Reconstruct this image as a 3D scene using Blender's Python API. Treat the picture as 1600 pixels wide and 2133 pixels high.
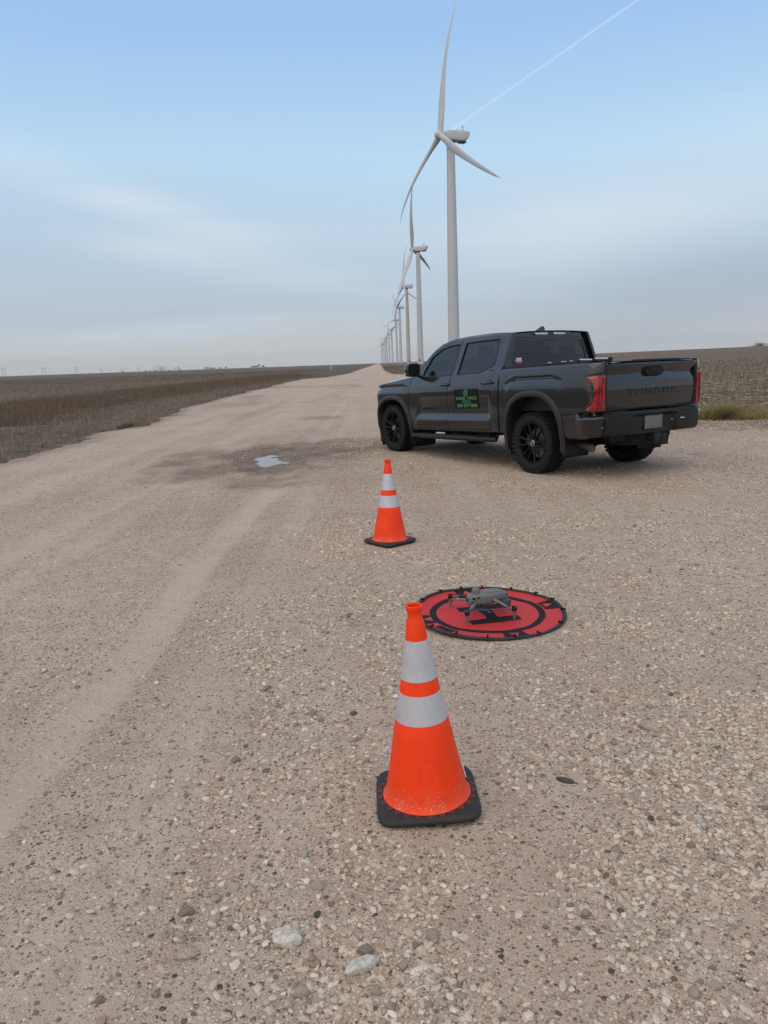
import bpy, bmesh, math, random
import numpy as np
from mathutils import Vector, Matrix, geometry
for o in list(bpy.data.objects): bpy.data.objects.remove(o, do_unlink=True)
SC = bpy.context.scene; COL = SC.collection
R = math.radians
rng = np.random.default_rng(7)

# ------------------------------------------------------------------ camera
cd = bpy.data.cameras.new('camera'); cam = bpy.data.objects.new('camera', cd); COL.objects.link(cam)
cd.sensor_fit = 'VERTICAL'; cd.sensor_height = 24.0; cd.sensor_width = 18.0
cd.lens = 24.0 * 1600 / 2133; cd.clip_start = 0.05; cd.clip_end = 60000
PIT, ROL, CH = R(10.98), R(2.0), 1.545
fw = Vector((0, math.cos(PIT), -math.sin(PIT))); r0 = Vector((1, 0, 0)); u0 = r0.cross(fw)
rt = r0 * math.cos(ROL) - u0 * math.sin(ROL); up = u0 * math.cos(ROL) + r0 * math.sin(ROL)
cam.matrix_world = Matrix(((rt.x, up.x, -fw.x, 0), (rt.y, up.y, -fw.y, 0), (rt.z, up.z, -fw.z, CH), (0, 0, 0, 1)))
SC.camera = cam

# ------------------------------------------------------------------ sky, sun, exposure
SUN_AZ, SUN_EL = R(-150), R(52)          # azimuth from +Y, clockwise positive: behind high thin cloud, at the photographer's back left
W = bpy.data.worlds.new('World'); SC.world = W; W.use_nodes = True
nt = W.node_tree; nt.nodes.clear()
def N(t, typ, **kw):
    n = t.nodes.new(typ)
    for k, v in kw.items():
        if k.startswith('i_'):
            key = k[2:]; n.inputs[int(key) if key.isdigit() else key].default_value = v
        else: setattr(n, k, v)
    return n
def L(t, a, b): t.links.new(a, b)
def MATH(t, op, a, b=None, clamp=False):
    n = t.nodes.new('ShaderNodeMath'); n.operation = op; n.use_clamp = clamp
    for i, v in enumerate((a, b)):
        if v is None: continue
        if isinstance(v, (int, float)): n.inputs[i].default_value = v
        else: t.links.new(v, n.inputs[i])
    return n.outputs[0]
def MAPR(t, v, a, b, c=0., d=1., smooth=True):
    n = t.nodes.new('ShaderNodeMapRange'); n.interpolation_type = 'SMOOTHSTEP' if smooth else 'LINEAR'
    t.links.new(v, n.inputs[0])
    for i, x in enumerate((a, b, c, d)): n.inputs[i + 1].default_value = x
    return n.outputs[0]
def MIX(t, f, a, b, mode='MIX'):
    n = t.nodes.new('ShaderNodeMix'); n.data_type = 'RGBA'; n.blend_type = mode
    for s, v in ((n.inputs[0], f), (n.inputs[6], a), (n.inputs[7], b)):
        if isinstance(v, (int, float)): s.default_value = v
        elif isinstance(v, tuple): s.default_value = v if len(v) == 4 else v + (1,)
        else: t.links.new(v, s)
    return n.outputs[2]
sky = N(nt, 'ShaderNodeTexSky', sky_type='NISHITA', sun_disc=False, sun_elevation=SUN_EL, sun_rotation=SUN_AZ,
        altitude=1000, air_density=1.0, dust_density=0.6, ozone_density=1.5)
tc = N(nt, 'ShaderNodeTexCoord'); sp = N(nt, 'ShaderNodeSeparateXYZ'); L(nt, tc.outputs['Generated'], sp.inputs[0])
dz = MATH(nt, 'MAXIMUM', sp.outputs[2], 0.0)
den = MATH(nt, 'ADD', dz, 0.16)
cx = MATH(nt, 'DIVIDE', sp.outputs[0], den); cy = MATH(nt, 'DIVIDE', sp.outputs[1], den)
cv = N(nt, 'ShaderNodeCombineXYZ'); L(nt, cx, cv.inputs[0]); L(nt, cy, cv.inputs[1])
mp = N(nt, 'ShaderNodeMapping'); L(nt, cv.outputs[0], mp.inputs[0]); mp.inputs['Rotation'].default_value = (0, 0, R(28)); mp.inputs['Scale'].default_value = (0.28, 0.95, 1); mp.inputs['Location'].default_value = (3.1, 1.45, 0)
n1 = N(nt, 'ShaderNodeTexNoise', i_Scale=1.1, i_Detail=7.0, i_Roughness=0.52, i_Distortion=0.35); L(nt, mp.outputs[0], n1.inputs['Vector'])
n2 = N(nt, 'ShaderNodeTexNoise', i_Scale=0.55, i_Detail=3.0); L(nt, cv.outputs[0], n2.inputs['Vector'])
n3 = N(nt, 'ShaderNodeTexNoise', i_Scale=0.9, i_Detail=4.0); L(nt, mp.outputs[0], n3.inputs['Vector'])
cl = MATH(nt, 'MULTIPLY', MAPR(nt, n1.outputs[0], .42, .72), MAPR(nt, n2.outputs[0], .3, .65), True)
# thin high cloud veil: its colour changes with height above the horizon
vr = N(nt, 'ShaderNodeValToRGB'); e = vr.color_ramp; e.elements[0].position = 0; e.elements[0].color = (.515, .53, .55, 1); e.elements[1].position = 1; e.elements[1].color = (.52, .60, .74, 1)
for p, q in ((.025, (.545, .55, .57, 1)), (.065, (.49, .555, .635, 1)), (.148, (.565, .71, .845, 1)), (.237, (.57, .81, 1.0, 1)), (.36, (.40, .645, 1.0, 1)), (.60, (.42, .58, .86, 1))): x = e.elements.new(p); x.color = q
L(nt, dz, vr.inputs[0])
veil = N(nt, 'ShaderNodeVectorMath', operation='SCALE'); L(nt, vr.outputs[0], veil.inputs[0]); veil.inputs['Scale'].default_value = 10.0
base = MIX(nt, 0.80, sky.outputs[0], veil.outputs[0])
c1 = MIX(nt, MATH(nt, 'MULTIPLY', cl, 0.60), base, (6.3, 7.3, 8.2))
sh = MATH(nt, 'MULTIPLY', MAPR(nt, n3.outputs[0], .45, .75), MAPR(nt, dz, .38, .10, 0, .16))
c2 = MIX(nt, sh, c1, (3.1, 3.8, 4.9))
# brighter cloud round the veiled sun
sdir = N(nt, 'ShaderNodeCombineXYZ')
for i, v in enumerate((math.sin(SUN_AZ) * math.cos(SUN_EL), math.cos(SUN_AZ) * math.cos(SUN_EL), math.sin(SUN_EL))): sdir.inputs[i].default_value = v
dt = N(nt, 'ShaderNodeVectorMath', operation='DOT_PRODUCT'); L(nt, tc.outputs['Generated'], dt.inputs[0]); L(nt, sdir.outputs[0], dt.inputs[1])
c2 = MIX(nt, MAPR(nt, dt.outputs['Value'], .05, 1.0, 0, .80), c2, (10.8, 9.9, 9.0))
# cirrus streaks and one contrail: bands along great circles
def dirpx(px, py): return (fw + rt * ((px - 800) / 1600) + up * ((1066.5 - py) / 1600)).normalized()
def band(p0, p1, w, soft, nz=None, n0=.35, n1_=.65, fade0=.05, fade1=.05):
    d0, d1 = dirpx(*p0), dirpx(*p1); nn = d0.cross(d1).normalized(); tt = nn.cross(d0).normalized(); span = d0.angle(d1)
    def dot(v):
        q = N(nt, 'ShaderNodeVectorMath', operation='DOT_PRODUCT'); L(nt, tc.outputs['Generated'], q.inputs[0]); q.inputs[1].default_value = v; return q.outputs['Value']
    off = dot(nn)
    if nz is not None: off = MATH(nt, 'ADD', off, MATH(nt, 'MULTIPLY', MATH(nt, 'SUBTRACT', nz, .5), w * .9))
    across = MAPR(nt, MATH(nt, 'ABSOLUTE', off), w * soft, w, 1, 0); al = MATH(nt, 'ARCTAN2', dot(tt), dot(d0))
    f = MATH(nt, 'MULTIPLY', across, MATH(nt, 'MULTIPLY', MAPR(nt, al, -fade0, fade0), MAPR(nt, al, span + fade1, span - fade1)))
    if nz is not None: f = MATH(nt, 'MULTIPLY', f, MAPR(nt, nz, n0, n1_, .25, 1))
    return f
nzb = n1.outputs[0]
c2 = MIX(nt, MATH(nt, 'MULTIPLY', band((-150, 265), (480, 480), .042, .0, nzb, .36, .62, .1, .16), .85), c2, (7.7, 8.3, 8.9))
c2 = MIX(nt, MATH(nt, 'MULTIPLY', band((250, 515), (760, 590), .032, .0, nzb, .36, .62, .1, .12), .65), c2, (7.4, 8.0, 8.5))
c2 = MIX(nt, MATH(nt, 'MULTIPLY', band((1000, 520), (1750, 270), .11, .0, nzb, .3, .6, .14, .1), .62), c2, (7.2, 8.0, 8.8))
c2 = MIX(nt, MATH(nt, 'MULTIPLY', band((1050, 690), (1800, 560), .11, .0, n2.outputs[0], .2, .5, .2, .1), .48), c2, (3.4, 4.1, 5.2))
c2 = MIX(nt, MATH(nt, 'MULTIPLY', band((-200, 520), (260, 560), .05, .0, n2.outputs[0], .2, .6, .1, .15), .28), c2, (4.0, 5.0, 6.4))
c2 = MIX(nt, MATH(nt, 'MULTIPLY', band((930, 278), (1600, -190), .0022, .1, None, fade0=.02, fade1=.05), .36), c2, (7.0, 8.3, 9.6))
c2 = MIX(nt, MATH(nt, 'MULTIPLY', band((740, 410), (960, 258), .0034, .1, None, fade0=.10, fade1=.02), .11), c2, (7.0, 8.3, 9.6))
bg = N(nt, 'ShaderNodeBackground', i_Strength=0.1); L(nt, c2, bg.inputs[0])
wo = N(nt, 'ShaderNodeOutputWorld'); L(nt, bg.outputs[0], wo.inputs[0])
sd = bpy.data.lights.new('sun', 'SUN'); sd.energy = .85; sd.angle = R(70); sd.color = (1, .92, .82)
sun = bpy.data.objects.new('sun', sd); COL.objects.link(sun)
sv = Vector((math.sin(SUN_AZ) * math.cos(SUN_EL), math.cos(SUN_AZ) * math.cos(SUN_EL), math.sin(SUN_EL)))
sun.rotation_euler = sv.to_track_quat('Z', 'Y').to_euler()
SC.view_settings.view_transform = 'Standard'; SC.view_settings.look = 'None'; SC.view_settings.exposure = 0.0; SC.view_settings.gamma = 1
SC.render.engine = 'CYCLES'
SC.cycles.max_bounces = 6; SC.cycles.transparent_max_bounces = 12; SC.cycles.use_denoising = True

# ------------------------------------------------------------------ helpers
def tag(o, label=None, cat=None, group=None, kind=None):
    for k, v in (('label', label), ('category', cat), ('group', group), ('kind', kind)):
        if v: o[k] = v
    return o
def empty(name, loc=(0, 0, 0), rz=0.0):
    o = bpy.data.objects.new(name, None); COL.objects.link(o); o.location = loc; o.rotation_euler = (0, 0, rz); o.empty_display_size = .1
    return o
def link(name, me, parent=None):
    o = bpy.data.objects.new(name, me); COL.objects.link(o)
    if parent is not None: o.parent = parent
    return o
def mesh(name, v, f, mat=None, smooth=True, ang=35):
    me = bpy.data.meshes.new(name)
    me.from_pydata([tuple(map(float, p)) for p in v], [], [tuple(map(int, q)) for q in f]); me.update()
    if mat: me.materials.append(mat)
    if smooth and len(me.polygons):
        me.polygons.foreach_set('use_smooth', [True] * len(me.polygons)); me.set_sharp_from_angle(angle=R(ang))
    return me
def tri_mesh(name, V, F, mat, smooth=False, color=None, nper=3):
    """big numpy mesh"""
    me = bpy.data.meshes.new(name); V = np.asarray(V, np.float32); F = np.asarray(F, np.int32)
    me.vertices.add(len(V)); me.vertices.foreach_set('co', V.ravel())
    me.loops.add(F.size); me.loops.foreach_set('vertex_index', F.ravel())
    me.polygons.add(len(F)); me.polygons.foreach_set('loop_start', np.arange(0, F.size, nper, dtype=np.int32))
    me.update(calc_edges=True); me.validate()
    me.polygons.foreach_set('use_smooth', np.full(len(F), smooth, dtype=bool))
    if color is not None:
        a = me.color_attributes.new('tint', 'FLOAT_COLOR', 'POINT'); c = np.ones((len(V), 4), np.float32); c[:, :3] = color; a.data.foreach_set('color', c.ravel())
    me.materials.append(mat); return me
def obj(name, v, f, mat, parent=None, smooth=True, ang=35):
    return link(name, mesh(name, v, f, mat, smooth, ang), parent)
class MB:
    """collects simple solids into one mesh"""
    def __init__(s): s.v = []; s.f = []; s.cuts = []
    def add(s, v, f):
        n = len(s.v); k = len(s.f); s.v += [tuple(p) for p in v]; s.f += [tuple(i + n for i in q) for q in f]; s.cuts.append((n, k, len(s.v), len(s.f))); return s
    def box(s, c, d, m=None, bev=0.0):
        x, y, z = (k / 2 for k in d)
        if bev > 0:
            b = min(bev, x * .9, y * .9, z * .9); bm = bmesh.new(); bmesh.ops.create_cube(bm, size=1)
            for q in bm.verts: q.co = Vector((q.co.x * d[0], q.co.y * d[1], q.co.z * d[2]))
            bmesh.ops.bevel(bm, geom=bm.edges[:], offset=b, segments=2, profile=.6, affect='EDGES')
            bm.verts.index_update(); v = [q.co.copy() for q in bm.verts]; f = [[q.index for q in k.verts] for k in bm.faces]; bm.free()
        else:
            v = [Vector((i, j, k)) for i in (-x, x) for j in (-y, y) for k in (-z, z)]
            f = [(0, 1, 3, 2), (4, 6, 7, 5), (0, 4, 5, 1), (2, 3, 7, 6), (0, 2, 6, 4), (1, 5, 7, 3)]
        if m is not None: v = [m @ p for p in v]
        return s.add([p + Vector(c) for p in v], f)
    def tube(s, pts, rad, n=10, cap=True, sq=1.0):
        pts = [Vector(p) for p in pts]; rads = rad if isinstance(rad, (list, tuple)) else [rad] * len(pts); rings = []
        for i, p in enumerate(pts):
            d = (pts[min(i + 1, len(pts) - 1)] - pts[max(i - 1, 0)]).normalized()
            a = d.cross(Vector((0, 0, 1)) if abs(d.z) < .95 else Vector((1, 0, 0))).normalized(); b = d.cross(a)
            rings.append([p + (a * math.cos(t) + b * math.sin(t) * sq) * rads[i] for t in (2 * math.pi * k / n for k in range(n))])
        return s.loft(rings, cap)
    def loft(s, rings, cap=True, closed=True):
        n = len(rings[0]); v = [p for r in rings for p in r]; f = []
        for i in range(len(rings) - 1):
            for j in range(n if closed else n - 1):
                k = (j + 1) % n; f.append((i * n + j, i * n + k, (i + 1) * n + k, (i + 1) * n + j))
        if cap and closed: f.append(tuple(reversed(range(n)))); f.append(tuple(range((len(rings) - 1) * n, len(rings) * n)))
        return s.add(v, f)
    def lathe(s, prof, n=48, axis='z', c=(0, 0, 0), cap=True):
        rings = []
        for r, h in prof:
            ring = []
            for k in range(n):
                t = 2 * math.pi * k / n; a, b = r * math.cos(t), r * math.sin(t)
                p = (a, b, h) if axis == 'z' else ((b, h, a) if axis == 'y' else (h, a, b))
                ring.append(Vector(p) + Vector(c))
            rings.append(ring)
        return s.loft(rings, cap)
    def prism(s, poly, fmap, d0, d1):
        """2-D polygon (convex or star-shaped enough) mapped by fmap(u,v,d), between depths d0 (outer) and d1"""
        n = len(poly); v = [fmap(a, b, d0) for a, b in poly] + [fmap(a, b, d1) for a, b in poly]
        f = [tuple(range(n)), tuple(reversed(range(n, 2 * n)))] + [(i, (i + 1) % n, n + (i + 1) % n, n + i) for i in range(n)]
        return s.add(v, f)
    def each(s, name, mat, parent=None, smooth=True, ang=35, fn=None):
        out = []
        for v0, f0, v1, f1 in s.cuts:
            q = MB(); q.v = [fn(p) if fn else p for p in s.v[v0:v1]]; q.f = [tuple(i - v0 for i in k) for k in s.f[f0:f1]]; out.append(q.build(name, mat, parent, smooth, ang))
        return out
    def build(s, name, mat, parent=None, smooth=True, ang=35):
        me = mesh(name, s.v, s.f, mat, smooth, ang); bm = bmesh.new(); bm.from_mesh(me); bmesh.ops.recalc_face_normals(bm, faces=bm.faces[:]); bm.to_mesh(me); bm.free()
        return link(name, me, parent)
def hashn(ix, iy, seed):
    h = (ix.astype(np.int64) * 374761393 + iy.astype(np.int64) * 668265263 + seed * 144665) & 0x7fffffff
    h = ((h ^ (h >> 13)) * 1274126177) & 0x7fffffff
    return ((h ^ (h >> 16)) & 0xffff) / 65535.0
def vnoise(x, y, seed=0):
    x = np.asarray(x, float); y = np.asarray(y, float); ix = np.floor(x); iy = np.floor(y); fx = x - ix; fy = y - iy
    fx = fx * fx * (3 - 2 * fx); fy = fy * fy * (3 - 2 * fy)
    a = hashn(ix, iy, seed); b = hashn(ix + 1, iy, seed); c = hashn(ix, iy + 1, seed); d = hashn(ix + 1, iy + 1, seed)
    return a + (b - a) * fx + (c - a) * fy + (a - b - c + d) * fx * fy
def fbm(x, y, seed=0, o=4):
    s = 0; a = .5; t = 0
    for i in range(o): s = s + a * vnoise(x * 2 ** i + 17.3 * i, y * 2 ** i, seed + i); t += a; a *= .5
    return s / t
def sstep(a, b, x):
    t = np.clip((np.asarray(x, float) - a) / (b - a), 0, 1); return t * t * (3 - 2 * t)
def inpoly(px, py, poly):
    x = np.asarray(px); y = np.asarray(py); c = np.zeros(x.shape, bool); n = len(poly)
    for i in range(n):
        x1, y1 = poly[i]; x2, y2 = poly[i - 1]
        k = ((y1 > y) != (y2 > y)); 
        c ^= k & (x < (x2 - x1) * (y - y1) / ((y2 - y1) if y2 != y1 else 1e-9) + x1)
    return c

# ------------------------------------------------------------------ materials
def pm(name, col, rough=.5, metal=0., coat=0., var=.15, bump=.0, scale=40., alpha=1., spec=.5, dust=None, dust_amt=0.):
    m = bpy.data.materials.new(name); m.use_nodes = True; t = m.node_tree; b = t.nodes['Principled BSDF']
    b.inputs['Roughness'].default_value = rough; b.inputs['Metallic'].default_value = metal; b.inputs['Coat Weight'].default_value = coat
    b.inputs['Coat Roughness'].default_value = .04; b.inputs['Alpha'].default_value = alpha; b.inputs['Specular IOR Level'].default_value = spec
    tcn = N(t, 'ShaderNodeTexCoord'); nz = N(t, 'ShaderNodeTexNoise', i_Scale=scale, i_Detail=5.0, i_Roughness=.6); L(t, tcn.outputs['Object'], nz.inputs['Vector'])
    lo = tuple(c * (1 - var) for c in col); hi = tuple(min(1, c * (1 + var)) for c in col)
    c = MIX(t, MAPR(t, nz.outputs[0], .3, .7), lo, hi)
    if dust:
        n3 = N(t, 'ShaderNodeTexNoise', i_Scale=scale * .23, i_Detail=8.0, i_Roughness=.72); L(t, tcn.outputs['Object'], n3.inputs['Vector'])
        c = MIX(t, MATH(t, 'MULTIPLY', MAPR(t, n3.outputs[0], .42, .75), dust_amt), c, dust)
    L(t, c, b.inputs['Base Color'])
    rr = MAPR(t, nz.outputs[0], .3, .7, max(0, rough - .06), min(1, rough + .06)); L(t, rr, b.inputs['Roughness'])
    if bump:
        bp = N(t, 'ShaderNodeBump', i_Strength=1.0, i_Distance=bump); L(t, nz.outputs[0], bp.inputs['Height']); L(t, bp.outputs[0], b.inputs['Normal'])
    return m
def tint_mat(name, rough=.9, bump=0., var=.25, scale=300., spec=.2):
    m = bpy.data.materials.new(name); m.use_nodes = True; t = m.node_tree; b = t.nodes['Principled BSDF']; b.inputs['Roughness'].default_value = rough; b.inputs['Specular IOR Level'].default_value = spec
    a = N(t, 'ShaderNodeAttribute', attribute_name='tint'); tcn = N(t, 'ShaderNodeTexCoord'); nz = N(t, 'ShaderNodeTexNoise', i_Scale=scale, i_Detail=3.0); L(t, tcn.outputs['Object'], nz.inputs['Vector'])
    g = MAPR(t, nz.outputs[0], .3, .7, 1 - var, 1 + var); mm = N(t, 'ShaderNodeVectorMath', operation='SCALE'); L(t, a.outputs['Color'], mm.inputs[0]); L(t, g, mm.inputs['Scale']); L(t, mm.outputs[0], b.inputs['Base Color'])
    if bump:
        bp = N(t, 'ShaderNodeBump', i_Strength=1.0, i_Distance=bump); L(t, nz.outputs[0], bp.inputs['Height']); L(t, bp.outputs[0], b.inputs['Normal'])
    return m

def mat_gravel():
    m = bpy.data.materials.new('gravel'); m.use_nodes = True; t = m.node_tree; b = t.nodes['Principled BSDF']; b.inputs['Specular IOR Level'].default_value = .25
    tcn = N(t, 'ShaderNodeTexCoord'); P = tcn.outputs['Object']
    at = {k: N(t, 'ShaderNodeAttribute', attribute_name=k).outputs['Fac'] for k in ('smooth_track', 'mud', 'dirt')}
    def noise(s, d=4., r=.55, vec=None):
        n = N(t, 'ShaderNodeTexNoise', i_Scale=s, i_Detail=d, i_Roughness=r); L(t, vec or P, n.inputs['Vector']); return n.outputs[0]
    def voro(s, feat='F1'):
        n = N(t, 'ShaderNodeTexVoronoi', i_Scale=s, feature=feat); L(t, P, n.inputs['Vector']); return n
    st = N(t, 'ShaderNodeMapping'); L(t, P, st.inputs[0]); st.inputs['Scale'].default_value = (2.2, .16, 1)
    big = noise(.55, 5); mid = noise(6., 5, .65); streak = noise(1.0, 5, .6, st.outputs[0])
    c = MIX(t, MAPR(t, big, .3, .7), (.310, .248, .200), (.400, .335, .280))
    c = MIX(t, MAPR(t, streak, .35, .7, 0, .55), c, (.44, .395, .345))
    c = MIX(t, MAPR(t, mid, .42, .75, 0, .6), c, (.225, .170, .135))
    # packed fines on the tyre track: paler, greyer
    c = MIX(t, MATH(t, 'MULTIPLY', at['smooth_track'], .65), c, (.375, .335, .298))
    loose = MATH(t, 'SUBTRACT', 1., MATH(t, 'MULTIPLY', at['smooth_track'], .68))
    hgt = None
    for s, thr, amt in ((230., .35, .8), (95., .50, 1.), (48., .70, 1.)):
        v = voro(s); sep = N(t, 'ShaderNodeSeparateColor'); L(t, v.outputs['Color'], sep.inputs[0])
        isst = MATH(t, 'GREATER_THAN', sep.outputs[0], thr)
        inside = MAPR(t, v.outputs['Distance'], .50, .36)          # 1 in the pebble
        f = MATH(t, 'MULTIPLY', MATH(t, 'MULTIPLY', isst, inside), MATH(t, 'MULTIPLY', loose, amt))
        rim = MATH(t, 'MULTIPLY', MATH(t, 'MULTIPLY', isst, loose), MAPR(t, v.outputs['Distance'], .40, .62, 0, .0))
        cr = N(t, 'ShaderNodeValToRGB'); e = cr.color_ramp; e.interpolation = 'LINEAR'
        e.elements[0].position = 0; e.elements[0].color = (.10, .078, .062, 1); e.elements[1].position = 1; e.elements[1].color = (.62, .56, .50, 1)
        for p, q in ((.12, (.20, .145, .115, 1)), (.32, (.34, .27, .22, 1)), (.65, (.44, .38, .325, 1))): x = e.elements.new(p); x.color = q
        L(t, sep.outputs[1], cr.inputs[0]); c = MIX(t, f, c, cr.outputs[0])
        h = MATH(t, 'MULTIPLY', MATH(t, 'MULTIPLY', MAPR(t, v.outputs['Distance'], .55, .05), MATH(t, 'MULTIPLY', isst, loose)), 95. / s)
        hgt = h if hgt is None else MATH(t, 'ADD', hgt, h)
    # mud: wet soil stain round the pothole, dirt on the far edge of the pull-off
    mn = noise(3.2, 6, .65)
    mudf = MATH(t, 'MULTIPLY', at['mud'], MAPR(t, mn, .3, .6, .55, 1.0), True)
    c = MIX(t, MATH(t, 'MULTIPLY', mudf, 1.0), c, (.118, .078, .050))
    c = MIX(t, MATH(t, 'MULTIPLY', at['dirt'], MAPR(t, mn, .3, .65, .45, .95)), c, (.150, .118, .090))
    gm_ = N(t, 'ShaderNodeVectorMath', operation='MULTIPLY'); L(t, c, gm_.inputs[0]); gm_.inputs[1].default_value = (1.25, 1.185, 1.135)
    L(t, gm_.outputs[0], b.inputs['Base Color'])
    L(t, MAPR(t, mudf, .3, 1., .92, .55), b.inputs['Roughness'])
    hgt = MATH(t, 'ADD', hgt, MATH(t, 'MULTIPLY', noise(55., 6, .7), .9))
    bp = N(t, 'ShaderNodeBump', i_Strength=1.0, i_Distance=.006); L(t, hgt, bp.inputs['Height']); L(t, bp.outputs[0], b.inputs['Normal'])
    return m
def mat_stone_random():
    m = bpy.data.materials.new('loose_stone'); m.use_nodes = True; t = m.node_tree; b = t.nodes['Principled BSDF']; b.inputs['Roughness'].default_value = .92; b.inputs['Specular IOR Level'].default_value = .1
    oi = N(t, 'ShaderNodeObjectInfo'); cr = N(t, 'ShaderNodeValToRGB'); e = cr.color_ramp
    e.elements[0].position = 0; e.elements[0].color = (.10, .088, .078, 1); e.elements[1].position = 1; e.elements[1].color = (.70, .66, .60, 1)
    for p, q in ((.03, (.20, .155, .125, 1)), (.12, (.38, .30, .245, 1)), (.4, (.51, .44, .37, 1)), (.8, (.63, .57, .495, 1))): x = e.elements.new(p); x.color = q
    L(t, oi.outputs['Random'], cr.inputs[0]); tcn = N(t, 'ShaderNodeTexCoord'); nz = N(t, 'ShaderNodeTexNoise', i_Scale=45., i_Detail=6., i_Roughness=.65); L(t, tcn.outputs['Object'], nz.inputs['Vector'])
    c = MIX(t, MAPR(t, nz.outputs[0], .35, .7, .55, 0), cr.outputs[0], (.26, .21, .17)); L(t, c, b.inputs['Base Color'])
    bp = N(t, 'ShaderNodeBump', i_Strength=1.0, i_Distance=.004); L(t, nz.outputs[0], bp.inputs['Height']); L(t, bp.outputs[0], b.inputs['Normal'])
    return m
def mat_soil():
    m = tint_mat('field_soil', .95, .0, .3, 2.5); t = m.node_tree; b = t.nodes['Principled BSDF']
    tcn = N(t, 'ShaderNodeTexCoord'); nz = N(t, 'ShaderNodeTexNoise', i_Scale=14., i_Detail=6., i_Roughness=.7); L(t, tcn.outputs['Object'], nz.inputs['Vector'])
    bp = N(t, 'ShaderNodeBump', i_Strength=1.0, i_Distance=.05); L(t, nz.outputs[0], bp.inputs['Height']); L(t, bp.outputs[0], b.inputs['Normal']); return m
def mat_grille(): return pm('grille_black', (.012, .012, .013), .45)

M = dict(
    paint=pm('truck_paint_grey_metallic', (.022, .025, .031), .22, .6, 1.0, .04, 0, 300, dust=(.05, .047, .044), dust_amt=.06),
    black=pm('black_plastic', (.010, .010, .011), .5, var=.25, bump=.0006, scale=350, spec=.35, dust=(.035, .031, .027), dust_amt=.2),
    arch=pm('wheel_arch_plastic', (.017, .018, .019), .42, var=.1, scale=200, dust=(.045, .04, .035), dust_amt=.12),
    gloss=pm('gloss_black', (.008, .008, .009), .12, coat=.6, var=.1),
    under=pm('underbody_black', (.006, .006, .006), .8),
    glass=pm('tinted_glass', (.004, .005, .006), .03, alpha=.86, var=.05, spec=.7),
    rubber=pm('tyre_rubber', (.008, .008, .008), .75, var=.3, scale=120, spec=.3, dust=(.026, .023, .020), dust_amt=.35, bump=.0008),
    rim=pm('black_alloy', (.005, .005, .0055), .42, .0, .0, .1, spec=.25),
    chrome=pm('brushed_metal', (.45, .46, .47), .32, .9, var=.1), silver=pm('aluminium_bar', (.62, .64, .66), .3, .7, var=.05),
    brake=pm('brake_metal', (.16, .145, .13), .55, .7, var=.3),
    red=pm('tail_lamp_red', (.27, .005, .010), .12, 0, .8, .35, 0, 14), redd=pm('tail_lamp_dark', (.05, .006, .008), .1, 0, .8, .1),
    clear=pm('lamp_clear', (.60, .62, .64), .15, 0, .6, .1), amber=pm('lamp_amber', (.75, .22, .04), .2, 0, .5),
    seat=pm('seat_leather', (.02, .02, .021), .6), plate=pm('plate_blank', (.13, .135, .14), .45, var=.15, scale=30),
    green=pm('sign_green', (.11, .36, .14), .5, var=.1), signb=pm('sign_black', (.005, .0055, .006), .6, var=.1, spec=.2),
    flagb=pm('decal_blue', (.02, .05, .16), .4), flagw=pm('decal_white', (.72, .72, .72), .4), flagr=pm('decal_red', (.5, .02, .04), .4), flagg=pm('decal_grey', (.25, .25, .25), .4),
    exhaust=pm('exhaust_steel', (.10, .085, .07), .5, .7, var=.3),
    orange=pm('cone_orange', (.90, .048, .003), .5, 0, .0, .05, .0003, 25, spec=.3, dust=(.62, .10, .05), dust_amt=.16),
    rub=pm('cone_base_rubber', (.016, .017, .018), .66, var=.3, scale=60, bump=.0015, dust=(.05, .046, .042), dust_amt=.25),
    loop=pm('cone_base_orange_ring', (.42, .06, .02), .6, var=.2),
    padred=pm('pad_red_nylon', (.50, .022, .022), .6, var=.08, bump=.0004, scale=500), padblk=pm('pad_black_print', (.010, .008, .010), .7, var=.1, spec=.25),
    padrim=pm('pad_rim_band', (.014, .017, .020), .65, var=.2, scale=300, bump=.0005),
    drone=pm('drone_grey', (.135, .138, .145), .45, var=.05, scale=200), drone2=pm('drone_dark_grey', (.06, .062, .066), .45, var=.05), droneb=pm('drone_black', (.008, .008, .009), .35, var=.1),
    lens=pm('lens_glass', (.003, .003, .004), .05, coat=.8), prop=pm('propeller_carbon', (.012, .014, .016), .4),
    turb=pm('turbine_white', (.48, .50, .53), .45, var=.03, scale=.8, dust=(.40, .40, .40), dust_amt=.10), turb_d=pm('turbine_dark_grey', (.05, .05, .05), .6),
    turb_rust=pm('turbine_stained', (.44, .41, .39), .5, var=.1, scale=.3, dust=(.28, .20, .15), dust_amt=.55),
    wood=pm('pole_wood', (.10, .085, .07), .9, var=.2), white=pm('white_painted', (.72, .73, .74), .6, var=.08, scale=.2), leafd=pm('far_tree_leaf', (.035, .045, .03), .9, var=.4, scale=.6), bark=pm('bark', (.08, .06, .045), .9),
    concrete=pm('silo_concrete', (.58, .58, .58), .8, var=.1, scale=.1),
    gravel=mat_gravel(), pebble=tint_mat('pebbles', .9, .0015, .18, 260.), stone=mat_stone_random(), soil=mat_soil(), grass=tint_mat('dry_grass', .85, 0, .2, 20.),
    water=pm('muddy_water', (.20, .175, .14), .13, var=.4, scale=3, bump=.0006, spec=.2),
)
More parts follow.
